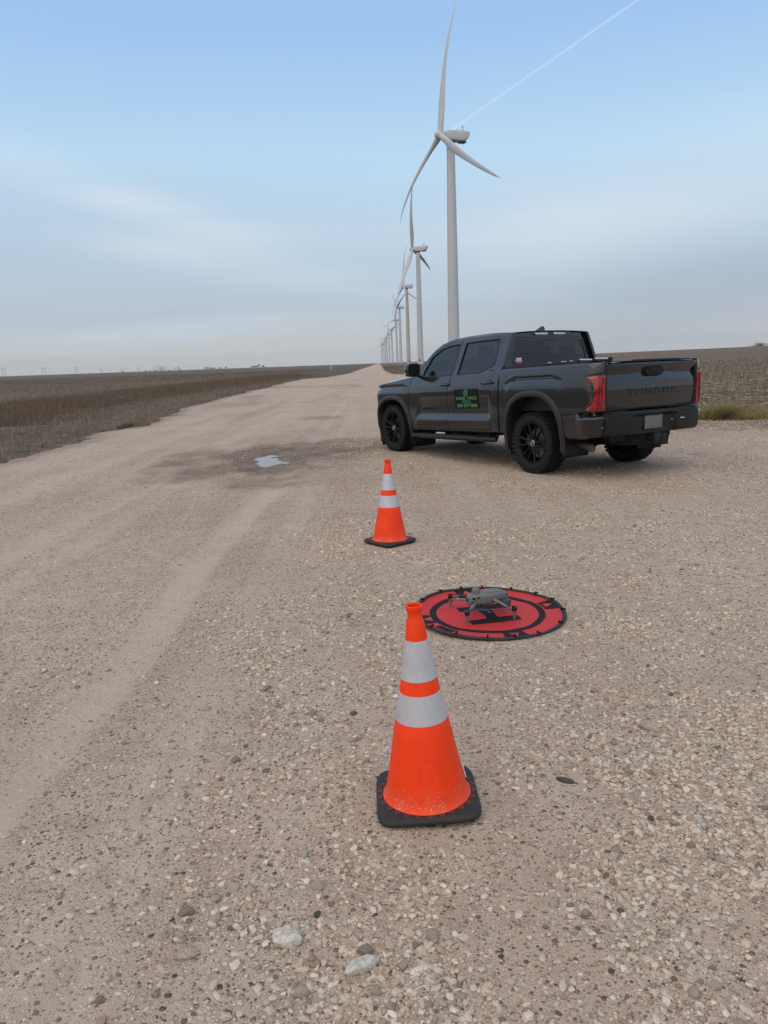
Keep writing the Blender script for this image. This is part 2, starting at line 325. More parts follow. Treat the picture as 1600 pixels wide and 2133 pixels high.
def speckle(m):
    t = m.node_tree; b = t.nodes['Principled BSDF']; src = b.inputs['Base Color'].links[0].from_socket; tcn = N(t, 'ShaderNodeTexCoord'); sx = N(t, 'ShaderNodeSeparateXYZ'); L(t, tcn.outputs['Object'], sx.inputs[0])
    v = N(t, 'ShaderNodeTexVoronoi', i_Scale=150.); L(t, tcn.outputs['Object'], v.inputs['Vector']); sc_ = N(t, 'ShaderNodeSeparateColor'); L(t, v.outputs['Color'], sc_.inputs[0])
    nz = N(t, 'ShaderNodeTexNoise', i_Scale=16., i_Detail=6., i_Roughness=.7); L(t, tcn.outputs['Object'], nz.inputs['Vector'])
    low = MAPR(t, sx.outputs[2], .16, .05, .10, 1.0); f = MATH(t, 'MULTIPLY', MATH(t, 'MULTIPLY', MATH(t, 'GREATER_THAN', sc_.outputs[0], .80), MAPR(t, v.outputs['Distance'], .42, .22)), MATH(t, 'MULTIPLY', low, MAPR(t, nz.outputs[0], .42, .62)))
    film = MATH(t, 'MULTIPLY', MAPR(t, sx.outputs[2], .13, .04, 0, .45), MAPR(t, nz.outputs[0], .35, .7))
    sm = N(t, 'ShaderNodeMapping'); L(t, tcn.outputs['Object'], sm.inputs[0]); sm.inputs['Scale'].default_value = (70, 70, 9); n4 = N(t, 'ShaderNodeTexNoise', i_Scale=1., i_Detail=3.); L(t, sm.outputs[0], n4.inputs['Vector'])
    c = MIX(t, MAPR(t, n4.outputs[0], .62, .74, 0, .30), src, (.55, .02, .002)); c = MIX(t, film, c, (.62, .16, .10)); c = MIX(t, MATH(t, 'MULTIPLY', f, .8), c, (.66, .52, .44)); L(t, c, b.inputs['Base Color'])
speckle(M['orange'])
# rear-facing reflective sheeting with a fine honeycomb
def mat_reflective():
    m = bpy.data.materials.new('reflective_band'); m.use_nodes = True; t = m.node_tree; b = t.nodes['Principled BSDF']
    tcn = N(t, 'ShaderNodeTexCoord'); v = N(t, 'ShaderNodeTexVoronoi', i_Scale=330., i_Randomness=.9); L(t, tcn.outputs['Object'], v.inputs['Vector'])
    nz = N(t, 'ShaderNodeTexNoise', i_Scale=9., i_Detail=5.); L(t, tcn.outputs['Object'], nz.inputs['Vector'])
    c = MIX(t, MAPR(t, v.outputs['Distance'], .25, .55), (.44, .445, .50), (.56, .565, .62)); c = MIX(t, MAPR(t, nz.outputs[0], .5, .75, 0, .4), c, (.36, .36, .40))
    L(t, c, b.inputs['Base Color']); b.inputs['Roughness'].default_value = .35; b.inputs['Metallic'].default_value = .25
    return m
M['refl'] = mat_reflective()

# ------------------------------------------------------------------ terrain
def left_edge(y):
    b = np.interp(y, [-10, 10, 14.7, 20, 27, 48, 62, 92, 101, 126, 200, 641, 6000], [-8.6, -7.6, -7.35, -7.3, -7.45, -8.6, -8.9, -9.4, -7.2, -5.6, -5.4, -5.5, -5.5])
    return b + (fbm(y * .35, y * 0 + 3, 11, 4) - .5) * np.interp(y, [0, 40, 120], [1.3, 1.6, .9]) + (fbm(y * 2.3, y * 0 + 5, 13, 3) - .5) * .45
def right_edge(y):
    b = np.interp(y, [-10, 15.6, 17.0, 18.4, 60, 95, 107, 160, 750, 6000], [30, 30, 18, 6.3, 5.6, 4.6, 2.3, 1.4, 2.0, 2.0])
    return b + (fbm(y * .4, y * 0 + 9, 21, 4) - .5) * np.interp(y, [0, 15, 16, 60, 120], [0, 0, 1.2, 1.6, .8])
def terrain(x, y):
    x = np.asarray(x, float); k = 6.0
    rise = .016 * k * np.log1p(np.exp(np.clip((x - 16) / k, -30, 60)))
    return 8.0 * np.tanh(rise / 8.0) + (fbm(x * .02, y * .02, 5, 3) - .5) * .25 * sstep(25, 90, np.hypot(x, y))
TRACKS = [(-1.46, .165, .95), (-.90, .13, .5), (-2.75, .16, .45), (-3.3, .25, .7), (-4.9, .35, .6), (-6.0, .3, .4)]
def track_amt(x, y):
    a = np.zeros(np.shape(x)); yy = np.asarray(y, float)
    for cx_, w_, s_ in TRACKS:
        c = cx_ + (vnoise(yy * .5, yy * 0, int(abs(cx_) * 10)) - .5) * .12
        a = np.maximum(a, s_ * np.exp(-((x - c) / w_) ** 4) * (.7 + .3 * sstep(.3, .55, vnoise(x * 3, yy * .9, 31))))
    return a * sstep(60, 14, yy)
PUD = (-1.93, 13.1)
def pud_d(x, y):
    ex = (x - PUD[0] + .10 * (y - PUD[1])) / .40; ey = (y - PUD[1]) / 1.2
    return np.hypot(ex, ey) + (fbm(x * 4.2, y * 2.6, 41, 5) - .5) * 1.15
def mud_amt(x, y):
    ex = (x - PUD[0] - .15) / 2.0; ey = (y - PUD[1]) / 2.6
    d = np.hypot(ex, ey) + (fbm(x * 1.1, y * .7, 51, 5) - .5) * 1.3
    m1 = np.maximum(sstep(1.1, .45, d), sstep(2.3, 1.3, pud_d(x, y)))
    d2 = np.hypot((x + 1.75) / 1.1, (y - 22.8) / 2.2) + (fbm(x * 1.2, y * .6, 55, 4) - .5) * 1.2
    d3 = np.hypot((x + .1) / 1.3, (y - 15.2) / 1.4) + (fbm(x * 1.2, y * .8, 57, 4) - .5) * 1.3
    return np.maximum(np.maximum(m1, .45 * sstep(.95, .3, d2)), .7 * sstep(.95, .3, d3))
def road_z(x, y):
    z = terrain(x, y) + .0 + (fbm(x * 1.4, y * 1.4, 61, 4) - .5) * .022 + (fbm(x * 9, y * 9, 71, 3) - .5) * .006 * sstep(14, 8, y)
    tr = track_amt(x, y); z = z - .016 * tr + .006 * tr * sstep(.45, .55, vnoise(x * 22, y * 15, 33)) * sstep(9, 4, y) + .010 * sstep(.05, .3, tr) * sstep(.6, .35, tr)
    z = z - .055 * sstep(1.25, .25, pud_d(x, y)) + .02 * sstep(1.1, 1.5, pud_d(x, y)) * sstep(2.4, 1.6, pud_d(x, y))
    return z
# field: one sheet to the horizon
def graded(lo, hi, c, d0, g):
    a = [c]; d = d0
    while a[-1] < hi: a.append(a[-1] + d); d *= g
    b = [c]; d = d0
    while b[-1] > lo: b.append(b[-1] - d); d *= g
    return np.array(sorted(set(b[1:] + a)))
gx = graded(-9000, 9000, 0, .55, 1.055); gy = graded(-60, 9500, 18, .5, 1.05)
X, Y = np.meshgrid(gx, gy); inroad = (X > left_edge(Y) + .25) & (X < right_edge(Y) - .25)
Z = terrain(X, Y) + (fbm(X * .9, Y * .9, 81, 3) - .5) * .05 - .10 * inroad
V = np.stack([X, Y, Z], -1).reshape(-1, 3); nx, ny = len(gx), len(gy)
I = np.arange(nx * ny).reshape(ny, nx); F = np.stack([I[:-1, :-1], I[:-1, 1:], I[1:, 1:], I[1:, :-1]], -1).reshape(-1, 4)
nn = fbm(X * .05, Y * .25, 91, 4)[..., None]; lr = sstep(-2, 6, X)[..., None]
band = fbm(X * .004, Y * .03, 95, 4)[..., None]
colL = np.array([.112, .093, .076]) * (.75 + .5 * nn) * (.8 + .45 * band); colR = np.array([.118, .090, .068]) * (.75 + .5 * nn) * (.85 + .35 * band)
farR = sstep(75, 110, Y)[..., None] * lr; colR = colR * (1 - farR) + np.array([.135, .108, .085]) * (.85 + .35 * band) * farR
C = ((colL * (1 - lr) + colR * lr) * [1.04, .98, .90]).reshape(-1, 3)
fo = link('field', tri_mesh('field', V, F, M['soil'], True, C, 4)); tag(fo, kind='structure')
# gravel road with its pull-off
ys = [-4.0]; d = .05
while ys[-1] < 2200:
    y_ = ys[-1]; ys.append(y_ + (.055 if y_ < 9 or 10.8 < y_ < 15.6 else max(.055, .085 * (y_ / 9) ** 1.25)))
ys = np.array(ys); nc = 330; u = np.linspace(-1, 1, nc)
rows = []
for y_ in ys:
    l, r = float(left_edge(y_)), float(right_edge(y_)); a = np.arcsinh(l / 1.6); b = np.arcsinh(r / 1.6)
    rows.append(1.6 * np.sinh(a + (b - a) * (u + 1) / 2))
X = np.array(rows); Y = np.repeat(ys[:, None], nc, 1); Z = road_z(X, Y)
edge = np.minimum(X - X[:, :1], X[:, -1:] - X); Z = Z - .05 * sstep(.35, 0, edge) + .02 * sstep(1.2, .3, edge) * sstep(0, .3, edge)
V = np.stack([X, Y, Z], -1).reshape(-1, 3); I = np.arange(V.shape[0]).reshape(len(ys), nc); F = np.stack([I[:-1, :-1], I[:-1, 1:], I[1:, 1:], I[1:, :-1]], -1).reshape(-1, 4)
me = tri_mesh('gravel_road', V, F, M['gravel'], True, None, 4)
dirt = np.maximum(sstep(13.5, 16.3, Y + (fbm(X * .7, Y * .7, 99, 4) - .5) * 4) * sstep(3.5, 6, X), sstep(.9, .1, edge) * .8)
dirt = np.maximum(dirt, sstep(.55, .8, fbm(X * .45, Y * .12, 98, 4)) * .45 * sstep(8, 20, Y))
for nme, val in (('smooth_track', track_amt(X, Y)), ('mud', mud_amt(X, Y)), ('dirt', dirt)):
    a = me.attributes.new(nme, 'FLOAT', 'POINT'); a.data.foreach_set('value', val.astype(np.float32).ravel())
road = tag(link('gravel_road', me), kind='structure')
# puddle water
t = np.linspace(0, 2 * math.pi, 72, endpoint=False); pv = [(PUD[0], PUD[1], 0)] + [(PUD[0] + .8 * math.cos(a), PUD[1] + 1.7 * math.sin(a), 0) for a in t]
pz = float(terrain(*PUD)) - .034
pv = [(a, b, pz) for a, b, _ in pv]; tag(obj('puddle', pv, [(0, i + 1, (i + 1) % 72 + 1) for i in range(72)], M['water']), kind='structure')

# ------------------------------------------------------------------ stones and pebbles
ico = bmesh.new(); bmesh.ops.create_icosphere(ico, subdivisions=1, radius=1); ICV = np.array([v.co[:] for v in ico.verts]); ICF = np.array([[v.index for v in f.verts] for f in ico.faces]); ico.free()
ico = bmesh.new(); bmesh.ops.create_icosphere(ico, subdivisions=2, radius=1); I2V = np.array([v.co[:] for v in ico.verts]); I2F = np.array([[v.index for v in f.verts] for f in ico.faces]); ico.free()
OCV = np.array([[1, 0, 0], [.3, .95, 0], [-.8, .6, 0], [-.8, -.6, 0], [.3, -.95, 0], [.1, 0, 1], [-.1, .1, -.6]], float); OCF = np.array([[0, 1, 5], [1, 2, 5], [2, 3, 5], [3, 4, 5], [4, 0, 5]])
CAM_R = 2.2
def in_view(x, y, m=.25): return (np.abs(x - .0) < .53 * y + m) & (y > 1.35)
FREE = [(.119, 2.497, .27), (.044, 6.53, .30), (.622, 4.50, .515)]
for wx, wy in ((0, .85), (0, -.85), (3.7, .85), (3.7, -.85)):
    c_, s_ = math.cos(R(119.2)), math.sin(R(119.2)); FREE.append((2.873 + c_ * wx - s_ * wy, 10.79 + s_ * wx + c_ * wy, .28))
def free(x, y):
    k = np.ones(x.shape, bool)
    for a, b, r in FREE: k &= np.hypot(x - a, y - b) > r
    return k
def coarse(x, y):      # where the loose gravel lies
    c = sstep(-1.15, -.35, x + (fbm(x * 1.3, y * 1.3, 101, 3) - .5) * .9) * .9 + .1
    return c * (.12 + .88 * sstep(.38, .60, fbm(x * 2.9, y * 2.9, 103, 4))) * (.35 + .65 * sstep(.36, .60, fbm(x * .85 + 3, y * .85, 107, 3))) * (1 - .93 * track_amt(x, y))
PAL = np.array([[.50, .45, .39], [.44, .385, .33], [.56, .52, .47], [.36, .29, .24], [.40, .34, .29], [.22, .155, .12], [.30, .23, .19], [.085, .075, .068], [.14, .11, .09]])
PW = np.array([.24, .20, .12, .13, .14, .05, .07, .02, .03])
def scatter(n, y0, y1, smin, smax, tv, tf, seed, pw=2.6, sub=.40, mask=True, dark=False):
    g = np.random.default_rng(seed); k = int(n * 6)
    # area-uniform in the visible wedge
    yy = np.sqrt(g.uniform(y0 ** 2, y1 ** 2, k)); xx = g.uniform(-1, 1, k) * (.53 * yy + .25)
    keep = g.random(k) < (coarse(xx, yy) if mask else .45 * (1 - .8 * track_amt(xx, yy))); keep &= free(xx, yy) & (pud_d(xx, yy) > 1.1) & (xx > left_edge(yy) + .3)
    xx = xx[keep][:n]; yy = yy[keep][:n]; n = len(xx)
    s = smin * (smax / smin) ** (g.random(n) ** pw); sc = s[:, None] * np.stack([g.uniform(.8, 1.4, n), g.uniform(.65, 1.05, n), g.uniform(.4, .8, n)], 1)
    th = g.uniform(0, 2 * math.pi, n); jit = 1 + g.uniform(-.3, .3, (n, len(tv), 1))
    P = tv[None] * jit * sc[:, None, :]; tl = g.uniform(-.35, .35, n); P[:, :, 2] += P[:, :, 0] * tl[:, None]
    c, s_ = np.cos(th)[:, None], np.sin(th)[:, None]; Q = np.stack([P[:, :, 0] * c - P[:, :, 1] * s_, P[:, :, 0] * s_ + P[:, :, 1] * c, P[:, :, 2]], -1)
    zz = road_z(xx, yy) + sc[:, 2] * (1 - 2 * sub) * .8; Q += np.stack([xx, yy, zz], 1)[:, None, :]
    F = (tf[None] + (np.arange(n) * len(tv))[:, None, None]).reshape(-1, 3)
    ci = g.choice(len(PAL), n, p=PW / PW.sum()); bigp = (s > smin * 1.9) & (g.random(n) < .6); ci = np.where(bigp, g.integers(0, 3, n), ci); ci = g.choice([5, 7, 8, 6], n) if dark else ci; cc = (PAL[ci] * .78 + np.array([.36, .30, .255]) * .22) * [1.16, 1.115, 1.06] * g.uniform(.82, 1.12, (n, 1)); return Q.reshape(-1, 3), F, np.repeat(cc, len(tv), 0)
def many(name, parts):
    V = []; F = []; C = []; o = 0
    for v, f, c in parts: V.append(v); F.append(f + o); C.append(c); o += len(v)
    return tri_mesh(name, np.concatenate(V), np.concatenate(F), M['pebble'], False, np.concatenate(C))
peb = link('loose_gravel', many('loose_gravel', [
    scatter(24000, 1.4, 4.4, .0038, .0150, ICV, ICF, 1, 2.8), scatter(16000, 1.4, 4.6, .0022, .0055, OCV, OCF, 2, 1.5, .3, False), scatter(9000, 1.4, 5.0, .0022, .0065, OCV, OCF, 22, 1.8, .3, False, True), scatter(9000, 4.5, 12.0, .004, .009, OCV, OCF, 23, 1.8, .3, True, True),  # dark sets: brown grit that also paints shade into the gaps between stones
    scatter(9000, 4.0, 7.5, .006, .017, ICV, ICF, 3, 2.2), scatter(26000, 3.8, 9.5, .0045, .010, OCV, OCF, 4, 1.6, .3), scatter(20000, 3.8, 9.5, .004, .008, OCV, OCF, 14, 1.6, .3, False),
    scatter(34000, 8.5, 20, .007, .016, OCV, OCF, 5, 1.8, .25), scatter(12000, 8.5, 20, .007, .014, OCV, OCF, 15, 1.8, .25, False)]), road); tag(peb, kind='stuff')
# single stones, largest in view: pieces of the road
stone_meshes = []
for k in range(10):
    g = np.random.default_rng(200 + k); a = np.array([g.uniform(.9, 1.25), g.uniform(.7, 1.0), g.uniform(.5, .78)])
    v = I2V * a; 
    for q in range(9):
        nrm = g.normal(size=3); nrm /= np.linalg.norm(nrm); dd = v @ nrm - g.uniform(.52, .78); v = v - np.clip(dd, 0, None)[:, None] * nrm * .88
    v = v + g.normal(scale=.022, size=v.shape); me = mesh('stone', v, I2F, M['stone'], True, 28); stone_meshes.append(me)
g = np.random.default_rng(33); cnt = 0; used = []
while cnt < 290:
    yy = math.sqrt(g.uniform(1.5 ** 2, 4.6 ** 2)); xx = g.uniform(-1, 1) * (.52 * yy + .1)
    A = np.array([xx]); B = np.array([yy])
    if not free(A, B)[0] or g.random() > coarse(A, B)[0] or xx < -1.3 and g.random() < .8: continue
    s = float(.0095 * (2.6) ** (g.random() ** 2.2)) * (1.0 if yy < 3 else 1.15)
    if any(math.hypot(xx - p, yy - q) < (s + r_) * .8 for p, q, r_ in used): continue
    used.append((xx, yy, s)); o = link('stone', stone_meshes[int(g.integers(10))], road)
    o.location = (xx, yy, float(road_z(A, B)[0]) + s * .16); o.scale = (s, s, s); o.rotation_euler = (g.uniform(-.3, .3), g.uniform(-.3, .3), g.uniform(0, 6.28)); cnt += 1
M['pale'] = pm('pale_limestone', (.58, .54, .48), .9, var=.3, scale=3.2, bump=.012, dust=(.72, .70, .68), dust_amt=.6)
M['slate'] = pm('dark_stone', (.085, .080, .075), .8, var=.3, scale=60, bump=.003)
M['tanstone'] = pm('tan_stone', (.42, .36, .30), .9, var=.25, scale=4, bump=.010)
for x, y, s, m, k, asp, lab in ((-.31, 1.835, .046, 'pale', 0, (1.1, .9, 1.05), 'large pale limestone chunk lying left of centre in the foreground gravel'),
        (-.095, 1.735, .042, 'pale', 3, (1.25, .8, .75), 'large white flat stone near the bottom edge, below the front cone'),
        (-.575, 1.80, .030, 'tanstone', 5, (1.1, 1, .6), 'half buried dull tan stone left of the pale limestone chunk'),
        (1.08, 2.97, .045, 'tanstone', 2, (1.2, .8, .6), 'wedge shaped tan stone in the gravel right of the front cone'),
        (.63, 2.58, .028, 'slate', 7, (1.4, .7, .5), 'dark grey flat sliver of stone right of the front cone base'),
        (-.23, 1.93, .014, 'slate', 4, (1.1, 1, .9), 'small blackish pebble just behind the pale limestone chunk'),
        (1.01, 2.31, .022, 'pale', 6, (1, .9, .9), 'bright white angular stone right of the front cone, among smaller pebbles'),
        (.86, 2.33, .013, 'slate', 8, (1.2, 1, .9), 'rounded dark brown stone left of the bright white angular stone')):
    me = stone_meshes[k].copy(); me.materials.clear(); me.materials.append(M[m]); o = link('loose_rock', me); o.location = (x, y, float(road_z(np.array([x]), np.array([y]))[0]) + s * asp[2] * .3); o.scale = tuple(s * a for a in asp); o.rotation_euler = (.1, -.1, k * 1.3)
    tag(o, lab, 'stone', 'bigger loose stones on the gravel')

# ------------------------------------------------------------------ grass and stubble
def blades(name, x, y, h, w, col, lean=.5, seed=0, z=None, parent=None):
    g = np.random.default_rng(seed); n = len(x); z = terrain(x, y) if z is None else z; th = g.uniform(0, 2 * math.pi, n); ax = np.cos(th) * w * .5; ay = np.sin(th) * w * .5
    le = g.normal(0, lean, (n, 2)) * h[:, None]; V = np.empty((n, 3, 3)); V[:, 0] = np.stack([x - ax, y - ay, z - .02], 1); V[:, 1] = np.stack([x + ax, y + ay, z - .02], 1); V[:, 2] = np.stack([x + le[:, 0], y + le[:, 1], z + h * np.sqrt(np.clip(1 - (le ** 2).sum(1) / (h ** 2 + 1e-9) * .5, .15, 1))], 1)
    return link(name, tri_mesh(name, V.reshape(-1, 3), np.arange(n * 3).reshape(-1, 3), M['grass'], False, np.repeat(col, 3, 0)), parent)
def gcol(n, pal, g): return np.array(pal)[g.integers(0, len(pal), n)] * g.uniform(.7, 1.3, (n, 1)) * [1.08, .98, .87]
GREY = [(.170, .148, .124), (.130, .112, .093), (.215, .190, .158), (.105, .087, .071), (.25, .22, .18)]
BRN = [(.145, .118, .092), (.110, .090, .072), (.180, .150, .118), (.120, .092, .073), (.215, .185, .150)]
g = np.random.default_rng(5); k = 330000
y = 11 + 110 * g.random(k) ** 1.6; x = g.uniform(-60, -6.9, k); e = left_edge(y); tall0 = -13.6 + (fbm(y * .15, y * 0, 7, 3) - .5) * 3
ok = (x < e + .25 - g.random(k) ** 2 * .5) & (x > -.56 * y - 1.0) & (x > tall0 - 2.5 * g.random(k)); dens = .35 + .65 * sstep(.35, .6, fbm(x * .8, y * .8, 111, 4)); ok &= g.random(k) < dens
x1, y1 = x[ok], y[ok]; n = len(x1); h = g.uniform(.05, .17, n) * (1 + .8 * (g.random(n) < .08)); tag(blades('verge_grass', x1, y1, h, g.uniform(.006, .014, n) * (1 + y1 / 60), gcol(n, GREY, g), .6, 1), 'short dead grey grass on the mown verge left of the road', 'grass', kind='stuff')
k = 190000; y = 24 + 110 * g.random(k) ** 1.4; tall0 = -13.6 + (fbm(y * .15, y * 0, 7, 3) - .5) * 3
x = tall0 + g.normal(0, 1.5, k) - g.random(k) ** 1.3 * np.interp(y, [24, 60, 134], [6.5, 5.5, 4.5]); ok = (x > -.56 * y - 1) & (g.random(k) < .3 + .7 * sstep(.3, .6, fbm(x * .6, y * .6, 113, 4))); x1, y1 = x[ok], y[ok]; n = len(x1)
h = g.uniform(.08, .34, n) * (.25 + 1.3 * fbm(x1 * .5, y1 * .5, 115, 4)); tag(blades('tall_weeds', x1, y1, h, g.uniform(.007, .016, n) * (1 + y1 / 60), gcol(n, BRN, g), .34, 2), 'strip of taller brown weeds along the left field edge', 'weeds', kind='stuff')
k = 90000; y = 36 + 240 * g.random(k) ** 1.6; x = -17 - g.random(k) ** 1.2 * 130; ok = (x > -.56 * y - 2) & (g.random(k) < .3 + .7 * sstep(.4, .6, fbm(x * .1, y * .25, 117, 4))); x1, y1 = x[ok], y[ok]; n = len(x1)
tag(blades('field_stubble', x1, y1, g.uniform(.06, .18, n), g.uniform(.02, .05, n) * (1 + y1 / 80), gcol(n, BRN + [(.17, .14, .11)], g), .4, 3), 'brown stubble of the wide field on the left', 'field', kind='stuff')
# verge beyond the pull-off right of the road (seen left of the pickup)
k = 26000; y = 19 + 330 * g.random(k) ** 1.3; x = right_edge(y) + g.random(k) ** 1.2 * 26; x1, y1 = x, y; n = k
tag(blades('right_verge_grass', x1, y1, g.uniform(.05, .22, n), g.uniform(.012, .03, n) * (1 + y1 / 60), gcol(n, BRN + GREY, g), .5, 4), 'dry brown grass right of the road, beyond the pickup', 'grass', kind='stuff')
# crop residue on the right: stalks lying in rows, some still standing
def stalks(n, seed):
    g = np.random.default_rng(seed); y = 19.6 + 75 * g.random(n) ** 2.0; y = np.round(y / .76) * .76 + g.normal(0, .16, n); x = 6 + g.random(n) * (.58 * y - 4); st = g.random(n) < np.interp(y, [19, 28, 40, 60, 90], [.015, .04, .16, .4, .4])
    ln = np.where(st, g.uniform(.12, .40, n), g.uniform(.15, .85, n)); th = g.normal(0, .42, n) + (g.random(n) < .5) * math.pi; el = np.where(st, g.normal(math.pi / 2, .22, n), np.abs(g.normal(0, .07, n)))
    d = np.stack([np.cos(th) * np.cos(el), np.sin(th) * np.cos(el), np.sin(el)], 1); w = g.uniform(.006, .013, n) * (1 + y / 90); z = terrain(x, y) + .02 + np.where(st, 0, g.uniform(0, .05, n))
    A = np.stack([x, y, z], 1); B = A + d * ln[:, None]; s1 = np.cross(d, [.3, .1, .95]); s1 /= np.linalg.norm(s1, axis=1, keepdims=True) + 1e-6; s2 = np.cross(d, s1)
    V = np.empty((n, 6, 3))
    for i in range(3):
        a = 2 * math.pi * i / 3; o = (s1 * math.cos(a) + s2 * math.sin(a)) * w[:, None]; V[:, i] = A + o; V[:, 3 + i] = B + o * .6
    F = np.array([[0, 1, 4, 3], [1, 2, 5, 4], [2, 0, 3, 5]]); F = (F[None] + (np.arange(n) * 6)[:, None, None]).reshape(-1, 4)
    c = np.array([(.30, .25, .195), (.22, .18, .14), (.38, .325, .26), (.13, .10, .08), (.17, .137, .108)])[g.integers(0, 5, n)] * g.uniform(.75, 1.2, (n, 1))
    return V.reshape(-1, 3), F, np.repeat(c, 6, 0)
v, f, c = stalks(60000, 6); tag(link('crop_stubble', tri_mesh('crop_stubble', v, f, M['grass'], False, c, 4)), 'straw coloured crop stalks lying and standing in the right field', 'stubble', kind='stuff')
k = 5000; y = 15.6 + 3.4 * g.random(k) ** .8; x = 5.2 + 6.5 * g.random(k); ok = fbm(x * 1.3, y * 1.3, 119, 3) > .5; x1, y1 = x[ok], y[ok]; n = len(x1)
tag(blades('edge_weeds', x1, y1, g.uniform(.03, .14, n), g.uniform(.006, .012, n), gcol(n, [(.17, .15, .09), (.22, .19, .13), (.12, .10, .07)], g), .5, 8, np.maximum(terrain(x1, y1), road_z(x1, y1))), 'sparse dry weeds on the dirt edge beyond the pickup', 'weeds', kind='stuff')
def tuft(name, cx_, cy_, rx, ry, n, hmax, pal, lab, seed):
    g = np.random.default_rng(seed); a = g.uniform(0, 2 * math.pi, n); r = np.sqrt(g.random(n)); x = cx_ + rx * r * np.cos(a); y = cy_ + ry * r * np.sin(a)
    h = hmax * (1 - .6 * r ** 2) * g.uniform(.5, 1.1, n) * (.5 + fbm(x * 3, y * 3, seed, 3)); col = gcol(n, pal, g)
    z0 = np.maximum(terrain(x, y), np.where((x > left_edge(y)) & (x < right_edge(y)), road_z(x, y), -9)); t_ = empty(name, (cx_, cy_, float(z0.min()))); o = blades('grass_blades', x - cx_, y - cy_, h, g.uniform(.006, .014, n), col, .42, seed, z0 - float(z0.min()), t_)
    # blown to the left a little
    co = np.empty(n * 9, np.float32); o.data.vertices.foreach_get('co', co); co = co.reshape(-1, 3, 3); co[:, 2, 0] += .35 * h; o.data.vertices.foreach_set('co', co.ravel()); o.data.update()
    s = MB(); s.lathe([(.01, .04), (rx * .5, .03), (rx * .62, -.03)], 14); b = s.build('root_mound', M['soil_plain'], t_); b.scale = (1, ry / rx, 1); tag(t_, lab, 'grass tuft')
M['soil_plain'] = pm('tuft_soil', (.10, .08, .06), .95, var=.3, scale=20, bump=.01)
tuft('grass_tuft', 8.05, 17.7, 1.0, .62, 7000, .42, [(.19, .19, .09), (.14, .15, .065), (.30, .27, .16), (.24, .22, .12), (.36, .32, .21)], 'long pale green grass tuft at the gravel edge behind the pickup bumper', 301)
tuft('grass_tuft', 9.0, 18.0, .7, .35, 1600, .2, [(.20, .19, .10), (.30, .27, .17)], 'low thin grass clump right of the long pale green tuft', 302)
tuft('grass_tuft', -7.05, 22.0, .42, .7, 2200, .24, [(.19, .175, .10), (.29, .26, .17), (.16, .145, .085)], 'small yellow green grass clump on the left road edge', 303)



# ------------------------------------------------------------------ wind turbines
def blade_mesh():
    rings = []; RB = 44.3; n = 14
    for i in range(19):
        t = i / 18; r = 1.0 + RB * t
        ch = np.interp(t, [0, .04, .10, .2, .35, .6, .85, .96, 1], [2.1, 2.1, 2.5, 3.4, 2.9, 2.0, 1.25, .75, .15])
        th = np.interp(t, [0, .04, .12, .25, .5, 1], [2.1, 2.05, 1.5, 1.05, .62, .14]) ; tw = R(np.interp(t, [0, .1, .3, .6, 1], [16, 15, 8, 3, 0]))
        ben = 5.2 * t ** 2.8 - 2.0 * t; sw = -.25 * ch
        ring = []
        for k in range(n):
            a = 2 * math.pi * k / n; yy = math.cos(a) * ch * .5; xx = math.sin(a) * th * .5
            sh = min(1, max(0, (t - .04) / .14)); xx *= 1 - sh * .55 * max(0, -math.cos(a)); yy += sh * (sw + .25 * ch - .1 * ch) * 1.0
            ring.append((xx * math.cos(tw) - yy * math.sin(tw) + ben, xx * math.sin(tw) + yy * math.cos(tw), r))
        rings.append(ring)
    s = MB(); s.loft([[Vector(p) for p in q] for q in rings]); o = s.build('blade', M['turb'], None, True, 50); return o
HUBX, HH = -4.1, 80.0
